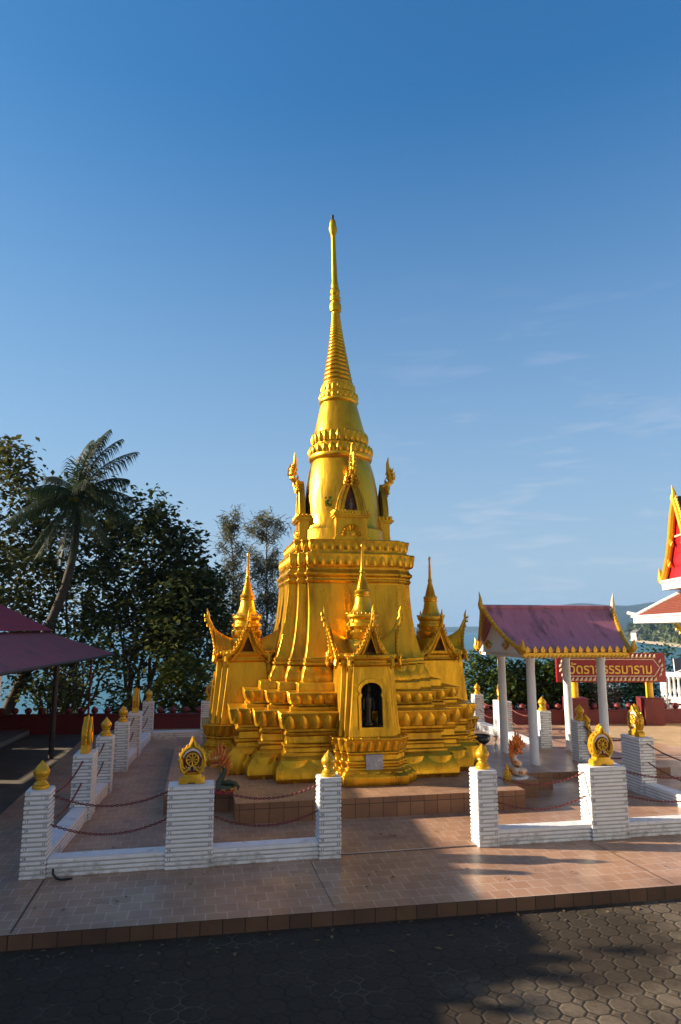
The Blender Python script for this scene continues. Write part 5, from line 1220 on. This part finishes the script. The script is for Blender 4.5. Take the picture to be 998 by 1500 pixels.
# coconut palm
def palm():
    rnd = random.Random(41); base = Vector((-11.9,23.6,wz(-11.9,23.6))); cr = Vector((-9.45,24.0,7.3)); rt = root('coconut_palm', 'coconut palm with curved trunk and drooping fronds above the hall roof', 'palm', base)
    mb = MB(); pts = []
    for k in range(19):
        t = k/18; p = base.lerp(cr, t); p.x += .25*math.sin(math.pi*t)+.55*math.sin(math.pi*t)*t-.15*math.sin(2*math.pi*t); pts.append(p-base)
    mb.tube(pts, [.20-.09*k/18+(.012 if k % 2 else 0) for k in range(19)], 12); mb.build('trunk', M['palm_bark'], rt)
    c0 = cr-base
    for k in range(5):
        nb_ = MB(); a = k*1.26; nb_.lathe([(-.12,.02),(-.07,.09),(0,.115),(.08,.085),(.12,.02)], c=(c0.x+.2*math.cos(a),c0.y+.2*math.sin(a),c0.z-.16), seg=10); nb_.build('coconut', M['n_orange'] if k < 2 else M['leaf_yellow'], rt)
    specs = [(70,82,3.2),(40,74,3.0),(125,76,2.9),(20,62,2.7),(300,80,2.8),(8,28,2.3),(-25,20,2.1),(172,35,2.2),(195,8,2.2),(215,-12,2.3),(250,-40,2.5),(285,-48,2.6),(320,-30,2.5),(345,-8,2.4),(30,45,2.5),(150,50,2.4),(235,30,2.2),(300,35,2.3),(270,-62,2.3),(225,-55,2.4),(95,-10,2.2)]
    for az, el, ln in specs:
        az += rnd.uniform(-9,9); f = MB(); a, e = R(az), R(el); d = Vector((math.cos(a)*math.cos(e), math.sin(a)*math.cos(e)*.8, math.sin(e))); n = 34; P = []
        side = Vector((-math.sin(a), math.cos(a), 0)); dr = (.45 if el > 50 else 1.2) if el > 0 else .6
        for k in range(n+1):
            t = k/n; p = c0+d*ln*t; p.z -= dr*t*t*(.5+.5*abs(math.cos(e)))
            if el > 50: p.x += .75*t**2.2; p.z -= .35*t**3
            P.append(p)
        f.tube(P, [.035*(1-.85*k/n) for k in range(n+1)], 5)
        for k in range(2, n+1):
            for q in (0,.5):
                if k == n and q: continue
                t = (k+q)/n; p = P[k].lerp(P[min(k+1,n)], q); tg = (P[min(k+1,n)]-P[k-1]).normalized(); sd = tg.cross(Vector((0,0,1)))
                if sd.length < .2: sd = side.copy()
                sd.normalize(); L_ = (.74*math.sin(math.pi*min(.96,t*.82+.13))+.10)*rnd.uniform(.8,1.1)
                for s in (-1, 1):
                    d1 = (sd*s*.70+tg*.75+Vector((0,0,-.25-.55*rnd.random()))).normalized(); e1 = p+d1*L_*.5; e2 = p+d1*L_*.8+Vector((0,0,-L_*.45)); w_ = tg*.014
                    f.add([p-w_,p+w_,e1+w_*1.1,e1-w_*1.1,e2], [(0,1,2,3),(3,2,4)])
        f.build('frond', M['frond'], rt, ang=180)
palm()
# bushes at the right, behind the red wall
BG = 'dark green bushes behind the red garden wall'
for i, (x, y, zt, rx, lab) in enumerate([(4.6,21.6,1.75,.75,'rounded dark bush right beside the gold side shrine'),(5.5,22.2,1.35,.8,'broad dark bush between the left pavilion columns'),(6.35,21.8,1.55,.7,'tall dark bush under the right part of the pavilion roof'),(7.3,22.0,.9,.75,'low dark bush behind the yellow sign post and pavilion column')]):
    zb = wz(x, y); hh = (zt-zb)/2
    tree('bush', lab, x, y, [((x,y,zb+hh+.15,rx,.7,hh),1.)], 'leaf_bush', .17, 85, 26, .2, .05, 50+i, BG, tops=4, cat='bush')
for i, (x, y, zt, rx, lab) in enumerate([(9.2,23.2,1.05,1.0,'feathery grey-green tree behind the temple name board'),(11.3,24.0,1.75,1.5,'feathery tree between the name board and the white balustrade')]):
    zb = wz(x, y); hh = (zt-zb)/2
    tree('feathery_tree', lab, x, y, [((x,y,zb+hh+.2,rx,.9,hh),1.)], 'leaf_fern', .15, 80, 30, .24, .06, 60+i, 'feathery trees behind the name board', tops=5)
rt = tree('flowering_shrub', 'nearly bare shrub with pale blossoms behind the red wall under the name board', 7.95, 21.4, [((7.95,21.4,.55,.62,.45,.75),1.)], 'flower', .09, 34, 9, .12, .03, 70, cat='shrub', tops=16)
tree('small_sapling', 'small leafy sapling beside the rusty post at the red wall', -6.3, 19.9, [((-6.3,19.9,.55,.32,.3,.4),1.)], 'leaf_yellow', .13, 20, 16, .12, .02, 71, cat='sapling', tops=3)

# ------------------------------------------------------------------ far shore on the right: beach, palms, houses
def fs(px, py): # point of the sea plane under a picture bearing, to lay out the far coast
    u = (px-499)/1000; v = (750-py)/1000; c_, s_ = .98553, .16951; d = (u, c_-v*s_, s_+v*c_); t = -14.4/d[2]; return Vector((d[0]*t, d[1]*t, -11.8))
mb = MB(); near = [fs(922,938.5),fs(940,941.5),fs(960,944),fs(985,947),fs(1010,950),fs(1060,956),fs(1150,965)]; farp = [Vector((p.x*1.9,p.y*1.9,-9)) for p in near]; mid = [Vector((p.x*1.05+2,p.y*1.05,-10.2)) for p in near]
n = len(near); mb.add(near+mid+farp, [(k,k+1,n+k+1,n+k) for k in range(n-1)]+[(n+k,n+k+1,2*n+k+1,2*n+k) for k in range(n-1)]); struct(mb.build('beach', M['sand']))
fb = MB(); rnd = random.Random(77)
for k in range(520):
    t = rnd.random()**.9*(n-1.01); i = int(t); p = near[i].lerp(near[i+1], t-i)*(1.09+.7*rnd.random()**1.6); p.z = -10; h = rnd.uniform(10,24); r_ = rnd.uniform(3.,5.5)
    for j in range(20):
        a = rnd.uniform(0,6.283); e = rnd.uniform(-.9,.8); q = p+Vector((0,0,h)); d = Vector((math.cos(a)*math.cos(e),math.sin(a)*math.cos(e),math.sin(e)))*r_*rnd.uniform(.6,1.2); w_ = Vector((-math.sin(a),math.cos(a),rnd.uniform(-.5,.5)))*rnd.uniform(.7,1.6)
        fb.add([q-w_*.4,q+w_*.4,q+d+w_,q+d*1.1-w_], [(0,1,2,3)])
    for j in range(12):
        q = p+Vector((rnd.gauss(0,3),rnd.gauss(0,3),rnd.uniform(0,h*.85))); a = rnd.uniform(0,6.28); u = Vector((math.cos(a),math.sin(a),rnd.uniform(-.6,.6)))*rnd.uniform(1.5,3.2); v_ = Vector((-math.sin(a)*.4,math.cos(a)*.4,1))*rnd.uniform(1.2,2.6)
        fb.add([q-u,q-v_,q+u,q+v_], [(0,1,2,3)])
stuff(fb.build('far_palms', M['far_leaf'], ang=180), 'mass of coconut palms and trees along the far beach', 'trees')
for k, (px, py, w_, h_, lab) in enumerate([(934,934.5,11,9,'larger white seaside house among the far palms'),(944,936,8,6,'smaller white seaside house nearer the beach')]):
    p = fs(px, 941)*1.06; p.z = -10.2; rt = root('seaside_house', lab, 'house', p, .4, 'white houses on the far shore')
    mb = MB(); mb.box(-w_/2,w_/2,-4,4,0,h_); mb.build('wall', M['white_smooth'], rt)
    mb = MB(); mb.prism([(-w_/2-1,h_),(w_/2+1,h_),(0,h_+3.5)], ((0,0,0),(1,0,0),(0,0,1)), -4.6, 4.6); mb.build('roof', M['concrete'], rt)
    for q in range(3):
        mb = MB(); mb.box(-w_/2+w_*(q+.3)/3,-w_/2+w_*(q+.75)/3,-4.08,-3.98,h_*.45,h_*.8); mb.build('window', M['black'], rt)

# dry leaves blown against the terrace and over the paving
lb = MB(); rnd = random.Random(9)
for k in range(170):
    if k < 110: q = W(rnd.uniform(-4.8,6.0), -5.74-abs(rnd.gauss(0,.35))-.03-.02*rnd.random(), -.121)
    elif k < 150: q = W(rnd.uniform(-4.5,6.5), rnd.uniform(-5.5,-4.35), .006)
    else: q = W(rnd.uniform(-3.9,4.3), rnd.uniform(-4.0,-3.45), .018)
    a = rnd.uniform(0,6.28); L_ = rnd.uniform(.018,.04); u = Vector((math.cos(a),math.sin(a),.0))*L_; v_ = Vector((-math.sin(a),math.cos(a),0))*L_*.42; h = Vector((0,0,rnd.uniform(.004,.014)))
    lb.add([q-u, q-v_+h, q+u+h*.6, q+v_+h], [(0,1,2,3)])
M['dry_leaf'] = leafmat('dry_leaf', (.10,.06,.025), (.26,.17,.075), .1)
stuff(lb.build('fallen_leaves', M['dry_leaf'], ang=180), 'scattered dry leaves along the terrace edge and paving', 'leaves')

# ------------------------------------------------------------------ sea air
hb = MB(); hb.box(-5200,5200,-70,5200,-17,150)
mh = bpy.data.materials.new('sea_air'); mh.use_nodes = True; t_ = mh.node_tree; t_.nodes.clear()
vo = t_.nodes.new('ShaderNodeVolumePrincipled'); vo.inputs['Color'].default_value = (.30, .58, 1.0, 1); vo.inputs['Density'].default_value = .00014; vo.inputs['Anisotropy'].default_value = .2
t_.links.new(vo.outputs[0], t_.nodes.new('ShaderNodeOutputMaterial').inputs['Volume'])
stuff(hb.build('haze', mh))
